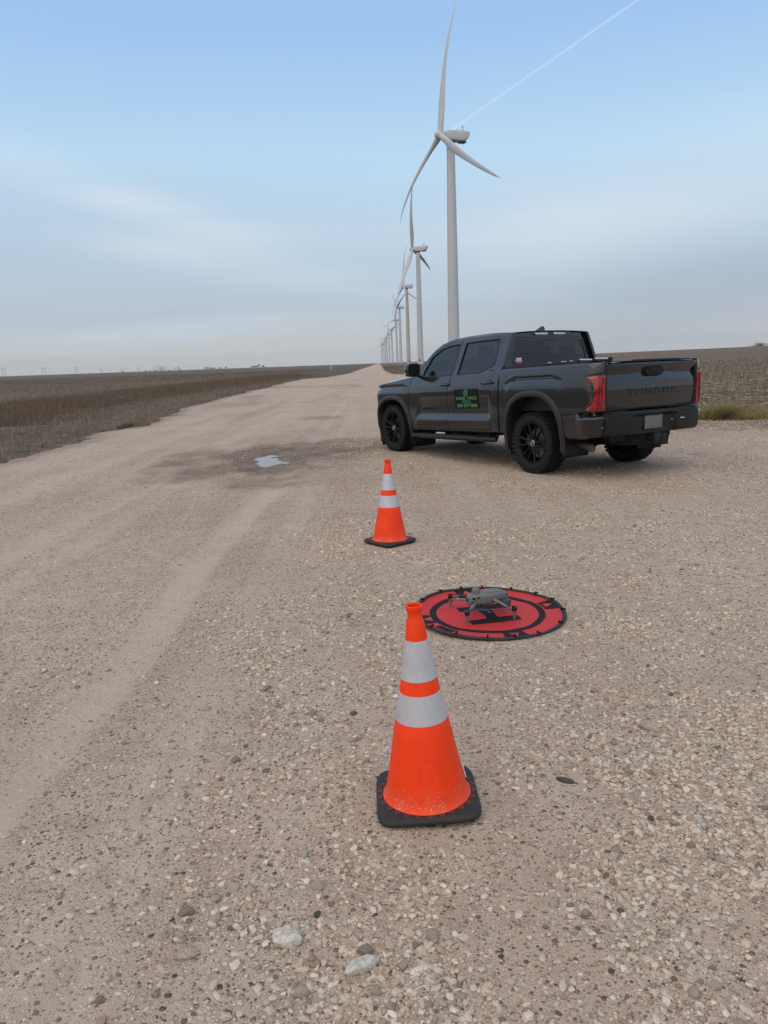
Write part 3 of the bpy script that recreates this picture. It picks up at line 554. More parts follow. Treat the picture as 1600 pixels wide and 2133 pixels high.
def make_turbine():
    t = empty('wind_turbine'); s = MB(); s.lathe([(2.25, -.5), (2.25, 0), (2.15, 5), (1.95, 30), (1.7, 55), (1.42, 77.2), (1.42, 78.0)], 40); tw = s.build('tower', M['turb'], t)
    s = MB()
    for z in (5.2, 29, 54): s.lathe([(np.interp(z, [0, 30, 77], [2.25, 1.95, 1.42]) + .035, z), (np.interp(z, [0, 30, 77], [2.25, 1.95, 1.42]) + .035, z + .22)], 40)
    s.each('tower_flange', M['turb'], tw)
    s = MB(); s.box((0, -2.18, 2.2), (.9, .16, 2.1), None, .03); s.build('tower_door', M['turb_d'], tw)
    s = MB(); s.lathe([(2.7, -.4), (2.7, .15), (2.3, .25)], 32); s.build('foundation', M['concrete'], t)
    # nacelle: boxy, tail cut back underneath
    s = MB(); prof = [(-2.3, -1.15, 1.25, 1.2), (-1.6, -1.55, 1.6, 1.55), (0, -1.75, 1.8, 1.7), (3.5, -1.75, 1.8, 1.75), (5.6, -1.6, 1.8, 1.7), (6.3, -.9, 1.78, 1.6), (6.9, .1, 1.7, 1.5), (7.1, 1.0, 1.65, 1.4)]
    rings = []
    for x, z0, z1, hw in prof:
        ring = []
        for k in range(24):
            a = 2 * math.pi * k / 24; c, s_ = math.cos(a), math.sin(a); e = .32
            ring.append(Vector((x, hw * math.copysign(abs(c) ** e, c), HH + (z0 + z1) / 2 + (z1 - z0) / 2 * math.copysign(abs(s_) ** e, s_))))
        rings.append(ring)
    s.loft(rings); nc_ = s.build('nacelle', M['turb'], t, True, 40)
    s = MB(); s.box((4.6, 0, HH - 1.86), (2.6, 2.2, .4), None, .1); s.build('nacelle_vent', M['turb_d'], nc_); s = MB(); s.lathe([(1.5, -2.6 + HH), (1.5, -1.6 + HH)], 32); s.build('yaw_housing', M['turb_d'], nc_)
    s = MB()
    for x, y_, h in ((3.2, .7, .9), (4.4, -.6, 1.5), (4.9, -.5, .9), (5.2, .8, 1.0)): s.tube([(x, y_, HH + 1.7), (x, y_, HH + 1.8 + h)], .07, 6)
    s.box((4.6, -.6, HH + 3.2), (.5, .2, .3)); s.each('wind_sensor_mast', M['turb_d'], nc_)
    s = MB(); s.lathe([(.05, HUBX - 2.2), (.55, HUBX - 2.1), (1.05, HUBX - 1.75), (1.45, HUBX - 1.0), (1.55, HUBX), (1.5, HUBX + 1.1), (1.2, HUBX + 1.75)], 32, 'x', (0, 0, HH)); s.build('hub', M['turb'], t)
    b = blade_mesh()
    for k in range(3):
        o = b if k == 0 else link('blade', b.data); o.parent = t; o.location = (HUBX, 0, HH)
        ring = MB(); ring.lathe([(1.02, 1.0), (1.02, 1.35)], 24); q = ring.build('blade_collar', M['turb_d'], o)
    return t
def copy_tree(o, parent=None):
    c = o.copy(); COL.objects.link(c); c.parent = parent
    for ch in list(o.children): copy_tree(ch, c)
    return c
proto = make_turbine()
TUR = [(28.4, 294.5, 22, 0, 'nearest white wind turbine, rising behind the pickup'), (30.6, 572, -20, 21.001, 'second wind turbine of the row, one blade behind its tower'),
       (32.4, 846, 19, 114, 'third wind turbine of the row, tower stained brown near the top'), (33, 1159, 14, 66, 'fourth wind turbine of the row, counted from the pickup'),
       (35.5, 1494, 30, 14, 'fifth wind turbine of the row, counted from the pickup'), (34.5, 1939, 46, 60, 'sixth wind turbine of the row, its rotor turned to face the camera'),
       (31.4, 2242, 26, 0, 'seventh wind turbine of the row, counted from the pickup'), (28, 2537, 55, 32, 'eighth wind turbine of the row, counted from the pickup'),
       (25.8, 2801, 30, 50, 'ninth wind turbine of the row, counted from the pickup'), (23.2, 3202, 60, 22, 'tenth wind turbine of the row, counted from the pickup'),
       (18.8, 3402, 35, 75, 'eleventh wind turbine, last but one at the far end of the row'), (14.2, 3677, 40, 10, 'twelfth and farthest wind turbine, at the far left end of the row')]
for i, (x, y, yaw, ph, lab) in enumerate(TUR):
    t = proto if i == 0 else copy_tree(proto); t.location = (x, y, float(terrain(x, y))); t.rotation_euler = (0, 0, R(yaw)); tag(t, lab, 'wind turbine', 'row of wind turbines')
    k = 0
    for c in t.children:
        if c.name.startswith('blade'): c.rotation_mode = 'ZXY'; c.rotation_euler = (R(ph + 120 * k), R(6), R(65 if i == 1 else 3 if i == 0 else 25)); k += 1
    if i == 2:
        for c in t.children:
            if c.name.startswith('tower'): c.data = c.data.copy(); c.data.materials[0] = M['turb_rust']

# ------------------------------------------------------------------ far field furniture
def at_px(px, D):      # a spot D metres out in the direction of a column of the picture, on the horizon line
    a = (px - 800) / 1600 * 1.0; py = 754 - math.tan(R(2)) * (px - 800); d = fw + rt * ((px - 800) / 1600) + up * ((1066.5 - py) / 1600); s = D / math.hypot(d.x, d.y); return d.x * s, d.y * s
def pole_pair(px, D, lab):
    x, y = at_px(px, D); t = empty('power_pole', (x, y, float(terrain(x, y)))); az = math.atan2(x, y); t.rotation_euler = (0, 0, -az)
    for s_ in (-3.0, 3.0):
        s = MB(); s.tube([(s_, 0, -1), (s_, 0, 21)], [.42, .3], 8); s.build('pole', M['wood'], t)
    s = MB(); s.box((0, 0, 18.6), (10.5, .3, .45)); s.build('crossarm', M['wood'], t)
    s = MB()
    for xx in (-4.8, 0, 4.8): s.tube([(xx, 0, 18.4), (xx, 0, 16.6)], .14, 6)
    s.each('insulator', M['turb_d'], t); tag(t, lab, 'power pole', 'line of power poles on the left horizon')
ords = ['first and tallest', 'second', 'third', 'fourth', 'fifth', 'sixth', 'seventh', 'eighth', 'ninth', 'tenth and faintest']
for i, (px, D) in enumerate(((8.5, 2100), (92, 2250), (160, 2500), (212, 2900), (254, 3250), (289.5, 3650), (321.5, 4050), (348.6, 4450), (396, 5300), (415, 5700))):
    pole_pair(px, D, '%s pair of power poles from the left edge of the photo' % ords[i])
def elevator(px, D, lab, kind):
    x, y = at_px(px, D); t = empty('grain_elevator', (x, y, float(terrain(x, y)))); t.rotation_euler = (0, 0, -math.atan2(x, y)); sc = D / 5000
    if kind == 0:
        s = MB(); s.box((0, 0, 17), (22, 14, 34), None, .6); s.build('headhouse', M['white'], t); s = MB(); s.box((2, 0, 37.5), (12, 9, 7), None, .3); s.build('penthouse', M['white'], t)
        for i in range(3): s = MB(); s.lathe([(5.2, -1), (5.2, 27), (4.2, 29), (.5, 31)], 20, 'z', (16 + 9.5 * i, 3, 0)); s.build('silo', M['concrete'], t)
        s = MB(); s.tube([(-9, 0, 33), (-16, 0, 40)], .7, 6); s.tube([(2, 0, 40), (5, 0, 45)], .9, 6); s.each('loading_spout', M['turb_d'], t)
    else:
        for i in range(3): s = MB(); s.lathe([(6.2, -1), (6.2, 24), (5, 27), (.6, 30)], 20, 'z', (-17 + 12.6 * i, 2, 0)); s.build('silo', M['white'], t)
        s = MB(); s.box((21, 2, 13), (10, 12, 27), None, .4); s.build('headhouse', M['concrete'], t); s = MB(); s.tube([(8, 0, 28), (17, 0, 37)], .9, 6); s.build('loading_spout', M['turb_d'], t)
    t.scale = (sc, sc, sc); tag(t, lab, 'grain elevator')
elevator(330, 5000, 'taller white grain elevator with a penthouse on the left horizon', 0); elevator(366, 5100, 'lower white grain elevator with round bins, right of the taller one', 1)
def far_tree(px, D, h, w, lab, seed):
    x, y = at_px(px, D); t = empty('far_tree', (x, y, float(terrain(x, y)))); g = np.random.default_rng(seed); s = MB(); s.tube([(0, 0, -.5), (0, 0, h * .6)], [.35, .15], 6); s.build('trunk', M['bark'], t)
    n = 420; cl_ = g.normal(0, 1, (9, 3)) * [w * .24, w * .24, h * .16] + [0, 0, h * .55]; c = cl_[g.integers(0, 9, n)] + g.normal(0, 1, (n, 3)) * [w * .11, w * .11, h * .12]; c[:, 2] = np.abs(c[:, 2]); a = g.normal(0, 1, (n, 3, 3)) * .55
    V = (c[:, None] + a).reshape(-1, 3); o = link('crown', tri_mesh('crown', V, np.arange(n * 3).reshape(-1, 3), M['leafd']), t); tag(t, lab, 'tree', 'trees along the horizon')
for i, (px, D, h, w, lab) in enumerate(((256, 3300, 5, 8, 'lone dark bush under the fifth pair of power poles'), (303, 3600, 6, 5, 'narrow dark tree left of the taller grain elevator'), (313, 3800, 5, 12, 'low wide bush at the foot of the taller grain elevator, left side'),
        (322, 3900, 5, 14, 'low wide bush directly in front of the taller grain elevator'), (352, 3900, 5, 10, 'low bush between the two grain elevators'), (375, 4000, 5, 6, 'small bush right of the lower grain elevator'),
        (428, 3300, 9, 9, 'leftmost tree of the small clump left of the horizon middle'), (433, 3300, 11, 12, 'tallest tree of the small clump left of the horizon middle'), (439, 3350, 9, 11, 'third tree of the small clump left of the horizon middle'), (446, 3350, 8, 10, 'rightmost tree of the small clump left of the horizon middle'),
        (459, 3300, 8, 9, 'lone round tree right of the small clump'), (471, 3300, 9, 9, 'second lone tree right of the small clump'),
        (527, 2900, 8, 11, 'leftmost tree of the larger horizon clump nearer the road'), (533, 2900, 9, 11, 'second tree of the larger horizon clump nearer the road'), (539, 2900, 12, 13, 'tallest tree of the larger horizon clump nearer the road'), (549, 2950, 8, 11, 'rightmost tree of the larger horizon clump nearer the road'))):
    far_tree(px, D, h, w, lab, 400 + i)
for px, h, w, lab in ((1577, 6, 34, 'long low dark tree belt piece on the right horizon'), (1592, 9, 26, 'taller dark tree at the right end of the horizon')):
    far_tree(px, 1500, h, w, lab, int(px))
t = empty('marker_post', (-13.9, 228, float(terrain(-13.9, 228)))); s = MB(); s.tube([(0, 0, -.1), (0, 0, 1.3)], .09, 8); s.build('post', M['white'], t); s = MB(); s.lathe([(.1, 1.3), (.12, 1.36), (.02, 1.42)], 8); s.build('cap', M['white'], t); tag(t, 'small white marker post in the left field near the far road', 'post')
# ------------------------------------------------------------------ traffic cones
def cone(loc, rz, tilt, lab, dent=False):
    KZ = 1.092; t = empty('traffic_cone', loc, rz); t.rotation_euler = (tilt[0], tilt[1], rz)
    prof = [(.153, .036), (.146, .043), (.139, .056), (.132, .075), (.088, .30)]
    full = [(.156, .034), (.149, .040), (.140, .052), (.134, .070), (.126, .110), (.117, .155), (.108, .20), (.0985, .25), (.089, .298), (.0862, .303), (.0695, .388), (.0678, .394), (.0598, .436), (.0585, .440), (.0372, .556), (.0372, .560), (.0285, .618), (.0262, .624), (.0238, .632), (.0230, .642), (.0240, .650), (.0275, .655), (.0290, .661), (.0285, .667), (.0255, .669), (.0215, .667), (.020, .650), (.019, .60)]
    def dmap(p):
        if not dent: return p
        a = math.atan2(p[1], p[0]) + rz; r = math.hypot(p[0], p[1])
        if r < 1e-6 or p[2] < .06 or p[2] > .31: return p
        da = (a - R(-128) + math.pi) % (2 * math.pi) - math.pi; q = math.exp(-(da / .62) ** 2) * math.exp(-((p[2] - .245) / .045) ** 2) - .35 * math.exp(-((da + .1) / .7) ** 2) * math.exp(-((p[2] - .17) / .05) ** 2); k = 1 - .16 * q
        return Vector((p[0] * k, p[1] * k, p[2]))
    full = [(r_ * 1.045, z_ if z_ < .05 else .05 + (z_ - .05) * 1.10) for r_, z_ in full]; s = MB(); s.lathe(full, 72, cap=False); s.v = [dmap(p) for p in s.v]; b = s.build('cone_body', M['orange'], t, True, 50)
    for z0, z1, r0_, r1_ in ((.302, .392, .0872, .0697), (.436, .560, .0608, .0379)):
        z0, z1, r0_, r1_ = .05 + (z0 - .05) * 1.10, .05 + (z1 - .05) * 1.10, r0_ * 1.045, r1_ * 1.045
        s = MB(); s.lathe([(r0_ - .004, z0 - .001), (r0_ + .0006, z0), (r1_ + .0006, z1), (r1_ - .004, z1 + .001)], 72, cap=False); s.build('reflective_band', M['refl'], t, True, 60)
    s = MB(); rings = []
    for hw, z in ((.168, .012), (.178, .018), (.180, .026), (.174, .036), (.160, .040), (.120, .041)):
        ring = []
        for k in range(48):
            a = 2 * math.pi * k / 48; c, s_ = math.cos(a), math.sin(a); e = .30; ring.append(Vector((hw * math.copysign(abs(c) ** e, c), hw * math.copysign(abs(s_) ** e, s_), z)))
        rings.append(ring)
    s.loft(rings); base_ = s.build('base', M['rub'], t, True, 60)
    for a in range(8):
        q = a * math.pi / 4; rr = .15 if a % 2 == 0 else .19; s = MB(); s.box((rr * math.cos(q), rr * math.sin(q), .0065), (.032, .032, .013), None, .004); s.build('foot', M['rub'], base_)
    for k in range(26):
        a = 2 * math.pi * (k + .5) / 26; s = MB(); c0 = Vector((.158 * math.cos(a), .158 * math.sin(a), .0415)); er = Vector((math.cos(a), math.sin(a), 0)); et = Vector((-er.y, er.x, 0))
        s.tube([c0 + et * .0062, c0 + er * .010 + et * .0062, c0 + er * .0145 + et * .003, c0 + er * .0145 - et * .003, c0 + er * .010 - et * .0062, c0 - et * .0062], .0011, 5); s.build('lock_ring', M['loop'], base_)
    s = MB(); s.box((.1385, .012, .10), (.004, .016, .045), Matrix.Rotation(R(-11), 3, 'Y')); 
    if not dent: s.build('paper_tag', M['flagw'], t)
    tag(t, lab, 'traffic cone', 'orange traffic cones'); return t
g0 = lambda x, y: float(road_z(np.array([x]), np.array([y]))[0])
cone((.119, 2.497, g0(.12, 2.50) - .001), R(1), (R(-.5), R(-2.2), 0), 'nearest orange traffic cone with two silver bands, in front of the landing pad')
cone((.044, 6.53, g0(.044, 6.53) - .002), R(42), (0, 0, 0), 'farther orange traffic cone with a dented side, between the pad and the pickup', True)

# ------------------------------------------------------------------ drone landing pad
PC = (.622, 4.50); PR = .455
def pad_z(x, y):
    r = np.hypot(x, y) / PR; a = np.arctan2(y, x)
    return .006 + .030 * np.clip(r, 0, 1.05) ** 4 * (.5 + .5 * np.sin(a - .5)) + .004 * np.sin(3 * a + 1) * r ** 2 + (fbm(x * 7 + 5, y * 7, 77, 3) - .5) * .012
_a = np.linspace(0, 2 * math.pi, 60)[:, None]; _r = np.linspace(0, .47, 12)[None]; pz0 = float(road_z(PC[0] + _r * np.cos(_a), PC[1] + _r * np.sin(_a)).max()) - .002; pad = empty('landing_pad', (PC[0], PC[1], pz0))
def pm3(x, y, dz=0.): return (x, y, float(pad_z(np.array(x), np.array(y))) + dz)
def disc(r0, r1, a0, a1, nr, na, dz):
    v = []; f = []; full = abs(a1 - a0) > 6.28
    for i in range(nr + 1):
        for j in range(na if full else na + 1):
            r_ = r0 + (r1 - r0) * i / nr; a = a0 + (a1 - a0) * j / na; v.append(pm3(r_ * math.cos(a), r_ * math.sin(a), dz))
    m = na if full else na + 1
    for i in range(nr):
        for j in range(na): k = (j + 1) % m; f.append((i * m + j, (i + 1) * m + j, (i + 1) * m + k, i * m + k))
    return v, f
def sheet(poly, step, dz):
    """flat printed shape draped on the pad"""
    xs = [p[0] for p in poly]; ys_ = [p[1] for p in poly]; P = []; E_ = []
    n = len(poly)
    for i in range(n):
        a, b = poly[i], poly[(i + 1) % n]; m = max(1, int(math.dist(a, b) / step))
        for k in range(m): P.append((a[0] + (b[0] - a[0]) * k / m, a[1] + (b[1] - a[1]) * k / m))
    nb = len(P); E_ = [(i, (i + 1) % nb) for i in range(nb)]
    gx_, gy_ = np.meshgrid(np.arange(min(xs), max(xs), step), np.arange(min(ys_), max(ys_), step)); k = inpoly(gx_, gy_, poly); P += list(zip(gx_[k], gy_[k]))
    r = geometry.delaunay_2d_cdt([Vector(p) for p in P], E_, [], 0, 1e-5); fs = [q for q in r[2] if inpoly(np.array([sum(r[0][i].x for i in q) / 3]), np.array([sum(r[0][i].y for i in q) / 3]), poly)[0]]
    return [pm3(p.x, p.y, dz) for p in r[0]], fs
v, f = disc(.004, PR - .008, 0, 2 * math.pi, 26, 96, 0.0); f.append(tuple(reversed(range(96)))); obj('fabric', v, f, M['padred'], pad)
s = MB(); s.add(*disc(.312, .352, 0, 2 * math.pi, 3, 96, .0016)); s.v = [pm3(p[0] - .012, p[1], .0016) for p in s.v]; s.build('ring_print', M['padblk'], pad)
HA = R(13); he = Vector((math.cos(HA), math.sin(HA))); hp = Vector((-he.y, he.x)); hc = Vector((-.006, -.004))
def hbox(u0_, u1_, v0, v1): return [tuple(hc + he * u + hp * w) for u, w in ((u0_, v0), (u1_, v0), (u1_, v1), (u0_, v1))]
s = MB()
for q in (hbox(-.155, .155, .080, .158), hbox(-.155, .155, -.158, -.080), hbox(-.036, .036, -.0795, .0795)): s.add(*sheet(q, .018, .0016))
s.build('letter_h_print', M['padblk'], pad)
for k in range(4):
    a0 = HA + math.pi / 2 * k + .02; w = .17; s = MB(); s.add(*disc(.350, PR - .012, a0 - w, a0 + w, 4, 10, .0016)); mk = s.build('corner_print', M['padblk'], pad)
    tri = [(.368, -.085), (.368, .085), (.425, 0)]; pts2 = [(r_ * math.cos(a0 + b_), r_ * math.sin(a0 + b_)) for r_, b_ in tri]; s = MB(); s.add(*sheet(pts2, .02, .0028)); ar = s.build('arrow_print', M['padred'], mk)
s = MB(); rings = []
for j in range(96):
    a = 2 * math.pi * j / 96; c = Vector(pm3((PR - .004) * math.cos(a), (PR - .004) * math.sin(a), .002)); er = Vector((math.cos(a), math.sin(a), 0)); rings.append([c + er * .013 * math.cos(b_) + Vector((0, 0, 1)) * .0085 * math.sin(b_) for b_ in (2 * math.pi * k / 8 for k in range(8))])
rings.append(rings[0]); s.loft(rings, False); s.build('rim_band', M['padrim'], pad)
for a in (106, 88, 63, 40, 20, -3, -31, -60, -79, -99, -122, -145, -165, 127, 152, 172):
    a = R(a); c = Vector(pm3((PR - .004) * math.cos(a), (PR - .004) * math.sin(a), .010)); s = MB(); m = Matrix.Rotation(a, 3, 'Z'); s.box(c + Vector((0, 0, .004)), (.030, .010, .009), m, .002); s.box(c + m @ Vector((-.010, 0, .007)), (.008, .009, .012), m, .002); s.build('peg_loop', M['padblk'], pad)
tag(pad, 'round red and black folding landing pad with a black letter H, behind the nearest cone', 'landing pad')

# stroke lettering -------------------------------------------------
GL = {'D': [[(0, 0), (0, 1), (.7, 1), (1, .75), (1, .25), (.7, 0), (0, 0)]], 'R': [[(0, 0), (0, 1), (1, 1), (1, .45), (0, .45)], [(.5, .45), (1, 0)]], 'O': [[(0, 0), (0, 1), (1, 1), (1, 0), (0, 0)]], 'N': [[(0, 0), (0, 1), (1, 0), (1, 1)]],
      'E': [[(1, 0), (0, 0), (0, 1), (1, 1)], [(0, .5), (.85, .5)]], 'F': [[(0, 0), (0, 1), (1, 1)], [(0, .5), (.8, .5)]], 'C': [[(1, 1), (0, 1), (0, 0), (1, 0)]], 'T': [[(0, 1), (1, 1)], [(.5, 1), (.5, 0)]], 'U': [[(0, 1), (0, .15), (.15, 0), (.85, 0), (1, .15), (1, 1)]],
      'A': [[(0, 0), (0, .8), (.2, 1), (.8, 1), (1, .8), (1, 0)], [(0, .42), (1, .42)]], 'H': [[(0, 0), (0, 1)], [(1, 0), (1, 1)], [(0, .5), (1, .5)]], 'M': [[(0, 0), (0, 1), (.5, .45), (1, 1), (1, 0)]], 'L': [[(0, 1), (0, 0), (1, 0)]], 'I': [[(.5, 0), (.5, 1)]],
      '8': [[(0, 0), (0, 1), (1, 1), (1, 0), (0, 0)], [(0, .5), (1, .5)]], '0': [[(0, 0), (0, 1), (1, 1), (1, 0), (0, 0)]], '6': [[(1, 1), (0, 1), (0, 0), (1, 0), (1, .5), (0, .5)]], '-': [[(.15, .5), (.85, .5)]], '9': [[(1, .5), (0, .5), (0, 1), (1, 1), (1, 0), (0, 0)]],
      '3': [[(0, 1), (1, 1), (1, 0), (0, 0)], [(.25, .5), (1, .5)]], '7': [[(0, 1), (1, 1), (.5, 0)]], '5': [[(1, 1), (0, 1), (0, .5), (1, .5), (1, 0), (0, 0)]], '4': [[(0, 1), (0, .45), (1, .45)], [(.75, .75), (.75, 0)]], 'X': [[(0, 0), (1, 1)], [(0, 1), (1, 0)]], ' ': []}
def strokes(txt, u0_, v0, w, h, th, fmap, gap=.32, slant=0., d0=0., d1=.002):
    """lettering as flat bars: fmap(u,v,d)->3-D point; u runs in reading direction"""
    n = len(txt); cw = w / (n + (n - 1) * gap); s = MB()
    for i, ch in enumerate(txt):
        x0 = u0_ + i * cw * (1 + gap)
        for si, pl in enumerate(GL[ch]):
            for k in range(len(pl) - 1):
                a, b = [Vector((x0 + p[0] * (cw - th) + th / 2 + slant * p[1] * h, v0 + p[1] * (h - th) + th / 2)) for p in pl[k:k + 2]]
                d = (b - a).normalized(); nn_ = Vector((-d.y, d.x)) * th / 2; e = d * th * .48; q = [a - e - nn_, b + e - nn_, b + e + nn_, a - e + nn_]; of = .00012 * (k + 3 * si)
                s.prism([(p.x, p.y) for p in q], fmap, d0 + of, d1)
    return s
# maker's lettering printed along the pad edge
PA, PRR = R(-146), .385
def pad_text(u, v, d):
    a = PA + u / PRR; r_ = PRR - .0 - v + .026; return Vector(pm3(r_ * math.cos(a), r_ * math.sin(a), .0015 + d))
strokes('HOODMAN', 0, 0, .125, .040, .0075, lambda u, v, d: Vector(pm3((PRR + .030 - (.04 - v) * 1.0 + .0) * math.cos(PA + u / PRR), (PRR + .030 - (.04 - v)) * math.sin(PA + u / PRR), .0016 + d)), .25, -.2, .0012, 0).build('pad_lettering', M['padblk'], pad)

# ------------------------------------------------------------------ drone
dr = empty('quadcopter_drone', (.574, 4.50, pz0 + .012), R(9.5))
def sq_ring(x, yc, zc, hy, hz_, e=.55, n=28, tilt=0):
    r_ = []
    for k in range(n):
        a = 2 * math.pi * k / n; c, s_ = math.cos(a), math.sin(a); r_.append(Vector((x + tilt * s_ * hz_, yc + hy * math.copysign(abs(c) ** e, c), zc + hz_ * math.copysign(abs(s_) ** e, s_))))
    return r_
s = MB(); s.loft([sq_ring(x, 0, z, hy, hz_) for x, z, hy, hz_ in ((-.088, .088, .022, .020), (-.082, .088, .034, .031), (-.066, .088, .043, .038), (-.03, .090, .047, .041), (.02, .093, .046, .041), (.07, .100, .043, .037), (.11, .106, .038, .032), (.14, .106, .031, .026), (.157, .104, .022, .018), (.162, .103, .012, .010))]); body = s.build('body', M['drone'], dr, True, 60)
s = MB(); s.loft([sq_ring(x, 0, z, hy, hz_, .5) for x, z, hy, hz_ in ((-.004, .122, .026, .010), (.02, .130, .032, .012), (.06, .134, .033, .011), (.11, .132, .030, .010), (.14, .123, .022, .008))]); s.build('battery_cover', M['drone'], dr, True, 60)
s = MB(); s.lathe([(.0255, .118), (.0245, .150), (.0225, .160), (.018, .163), (.004, .1635)], 28, 'z', (-.034, -.004, 0)); s.build('positioning_antenna', M['drone'], dr, True, 50)
s = MB(); s.tube([(-.058, -.0455, .108), (-.060, -.0475, .108)], .0085, 16); s.build('side_camera', M['lens'], dr); s = MB(); s.tube([(-.089, .012, .092), (-.091, .012, .092)], .0085, 16); s.tube([(-.089, -.014, .092), (-.091, -.014, .092)], .0085, 16); s.each('rear_camera', M['lens'], dr)
s = MB(); s.tube([(.157, .016, .112), (.164, .016, .113)], .009, 14); s.tube([(.157, -.016, .112), (.164, -.016, .113)], .009, 14); s.each('front_camera', M['lens'], dr)
for k in range(4): s = MB(); s.box((-.040 + .0115 * k, -.0455, .067), (.0055, .004, .014), None, .0008); s.build('vent', M['droneb'], body)
s = MB(); s.box((-.030, -.0475, .112), (.022, .003, .007), Matrix.Rotation(R(8), 3, 'X')); s.box((-.062, -.0415, .084), (.018, .004, .009)); s.each('sensor_window', M['droneb'], body)
s = MB(); s.loft([sq_ring(x, 0, z, hy, hz_, .6, 20) for x, z, hy, hz_ in ((.105, .060, .020, .018), (.118, .058, .033, .027), (.145, .057, .037, .030), (.170, .057, .034, .027), (.180, .057, .022, .018))]); gm = s.build('gimbal_camera', M['drone2'], dr, True, 60)
for y_, z_, r_ in ((.013, .064, .011), (-.013, .064, .011), (.013, .046, .008), (-.012, .046, .008)): s = MB(); s.tube([(.170, y_, z_), (.1835, y_, z_)], r_, 16); s.build('lens', M['lens'], gm)
s = MB(); s.tube([(.10, .034, .086), (.118, .040, .072), (.14, .041, .058)], .009, 8); s.tube([(.10, -.034, .086), (.118, -.040, .072), (.14, -.041, .058)], .009, 8); s.each('gimbal_arm', M['droneb'], gm)
for nme, root, mot, pd in (('rear', (-.052, -.038, .072), (-.137, -.170, .050), (4, 12)), ('rear', (-.060, .036, .072), (-.150, .168, .050), (150, -20)), ('front', (.070, -.040, .090), (.151, -.177, .054), (173, 186)), ('front', (.070, .040, .090), (.128, .176, .060), (176, 188))):
    rv, mv = Vector(root), Vector(mot); s = MB(); s.tube([rv, rv.lerp(mv, .35) + Vector((0, 0, .003)), rv.lerp(mv, .8), mv], [.0125, .0105, .0085, .010], 12, True, .75); arm = s.build('arm', M['drone'], dr, True, 60)
    s = MB(); s.tube([mv + Vector((0, 0, .006)), mv + Vector((0, 0, -.010)), Vector((mv.x, mv.y, .018)), Vector((mv.x, mv.y, .002))], [.0125, .0105, .0070, .0062], 12); s.build('leg', M['drone'], arm, True, 60)
    s = MB(); s.lathe([(.0145, .004), (.0155, .008), (.0155, .024), (.0135, .029), (.004, .030)], 20, 'z', mv); s.build('motor', M['droneb'], arm)
    for q in pd:
        a = R(q); e = Vector((math.cos(a), math.sin(a), 0)); p_ = Vector((-e.y, e.x, 0)); z_ = Vector((0, 0, .034)); v = []; L_ = .165
        s = MB(); rings = []
        for t_, cw in ((0, .008), (.12, .011), (.35, .019), (.7, .014), (1, .006)):
            c = mv + z_ + e * L_ * t_ + Vector((0, 0, -.022 * t_ ** 1.5)); rings.append([c + p_ * cw * .5 + Vector((0, 0, .0022)), c - p_ * cw * .5 - Vector((0, 0, .0022)), c - p_ * cw * .5 - Vector((0, 0, .0034)), c + p_ * cw * .5 + Vector((0, 0, .001))])
        s.loft(rings); s.build('propeller', M['prop'], arm)
        tp = mv + z_ + e * L_ * .97 + Vector((0, 0, -.020)); s = MB(); s.box(tp, (.014, .007, .0035), Matrix.Rotation(a, 3, 'Z')); s.build('propeller_tip', M['chrome'], arm)
s = MB(); s.box((-.112, .108, .0655), (.034, .004, .006), Matrix.Rotation(R(125), 3, 'Z')); s.build('arm_print', M['flagw'], dr)
s = MB(); s.box((.03, 0, .1455), (.012, .006, .001)); s.build('status_light', M['clear'], dr)
tag(dr, 'grey quadcopter drone with folded propellers, standing on the red landing pad', 'drone')

# ------------------------------------------------------------------ pickup truck
TK = empty('pickup_truck', (2.873, 10.79, .004), R(119.2))
SH = .036
def shear(p): p = Vector(p); return Vector((p.x, p.y, p.z + SH * (1.85 - p.x)))
def tbe(name, s, mat, parent=None, smooth=True, ang=35, body_=True): return s.each(name, M[mat], parent or TK, smooth, ang, shear if body_ else None)
def tb(name, s, mat, parent=None, smooth=True, ang=35, body_=True):
    if body_: s.v = [shear(p) for p in s.v]
    return s.build(name, M[mat], parent or TK, smooth, ang)
ROOF = ([.72, 1.0, 1.36, 1.82, 2.16, 2.47, 2.68, 2.91, 3.02], [1.857, 1.880, 1.893, 1.890, 1.872, 1.810, 1.695, 1.480, 1.370])
def roof_z(x): return float(np.interp(x, *ROOF))
FEN = ([3.02, 3.2, 3.64, 3.94, 4.10, 4.30, 4.45], [1.345, 1.325, 1.282, 1.255, 1.235, 1.20, 1.16])
DZ = [.40, .47, .52, .635, .728, .76, .86, 1.0, 1.08, 1.17, 1.26, 1.315, 1.345, 1.40, 1.80, 1.86, 1.89, 1.91]
DY = [.950, .968, .985, 1.000, .966, .966, .980, .998, 1.000, .990, .968, .948, .925, .900, .745, .715, .68, .60]
PY = [.950, .968, .982, .990, .994, .995, .998, 1.000, .999, .990, .968, .948, .925, .900, .745, .715, .68, .60]
BZ = [.40, .47, .6, .8, 1.0, 1.08, 1.15, 1.21, 1.245, 1.30, 1.335, 1.36]; BY = [.955, .972, .985, .998, 1.000, .998, .992, .985, .981, .972, .960, .940]
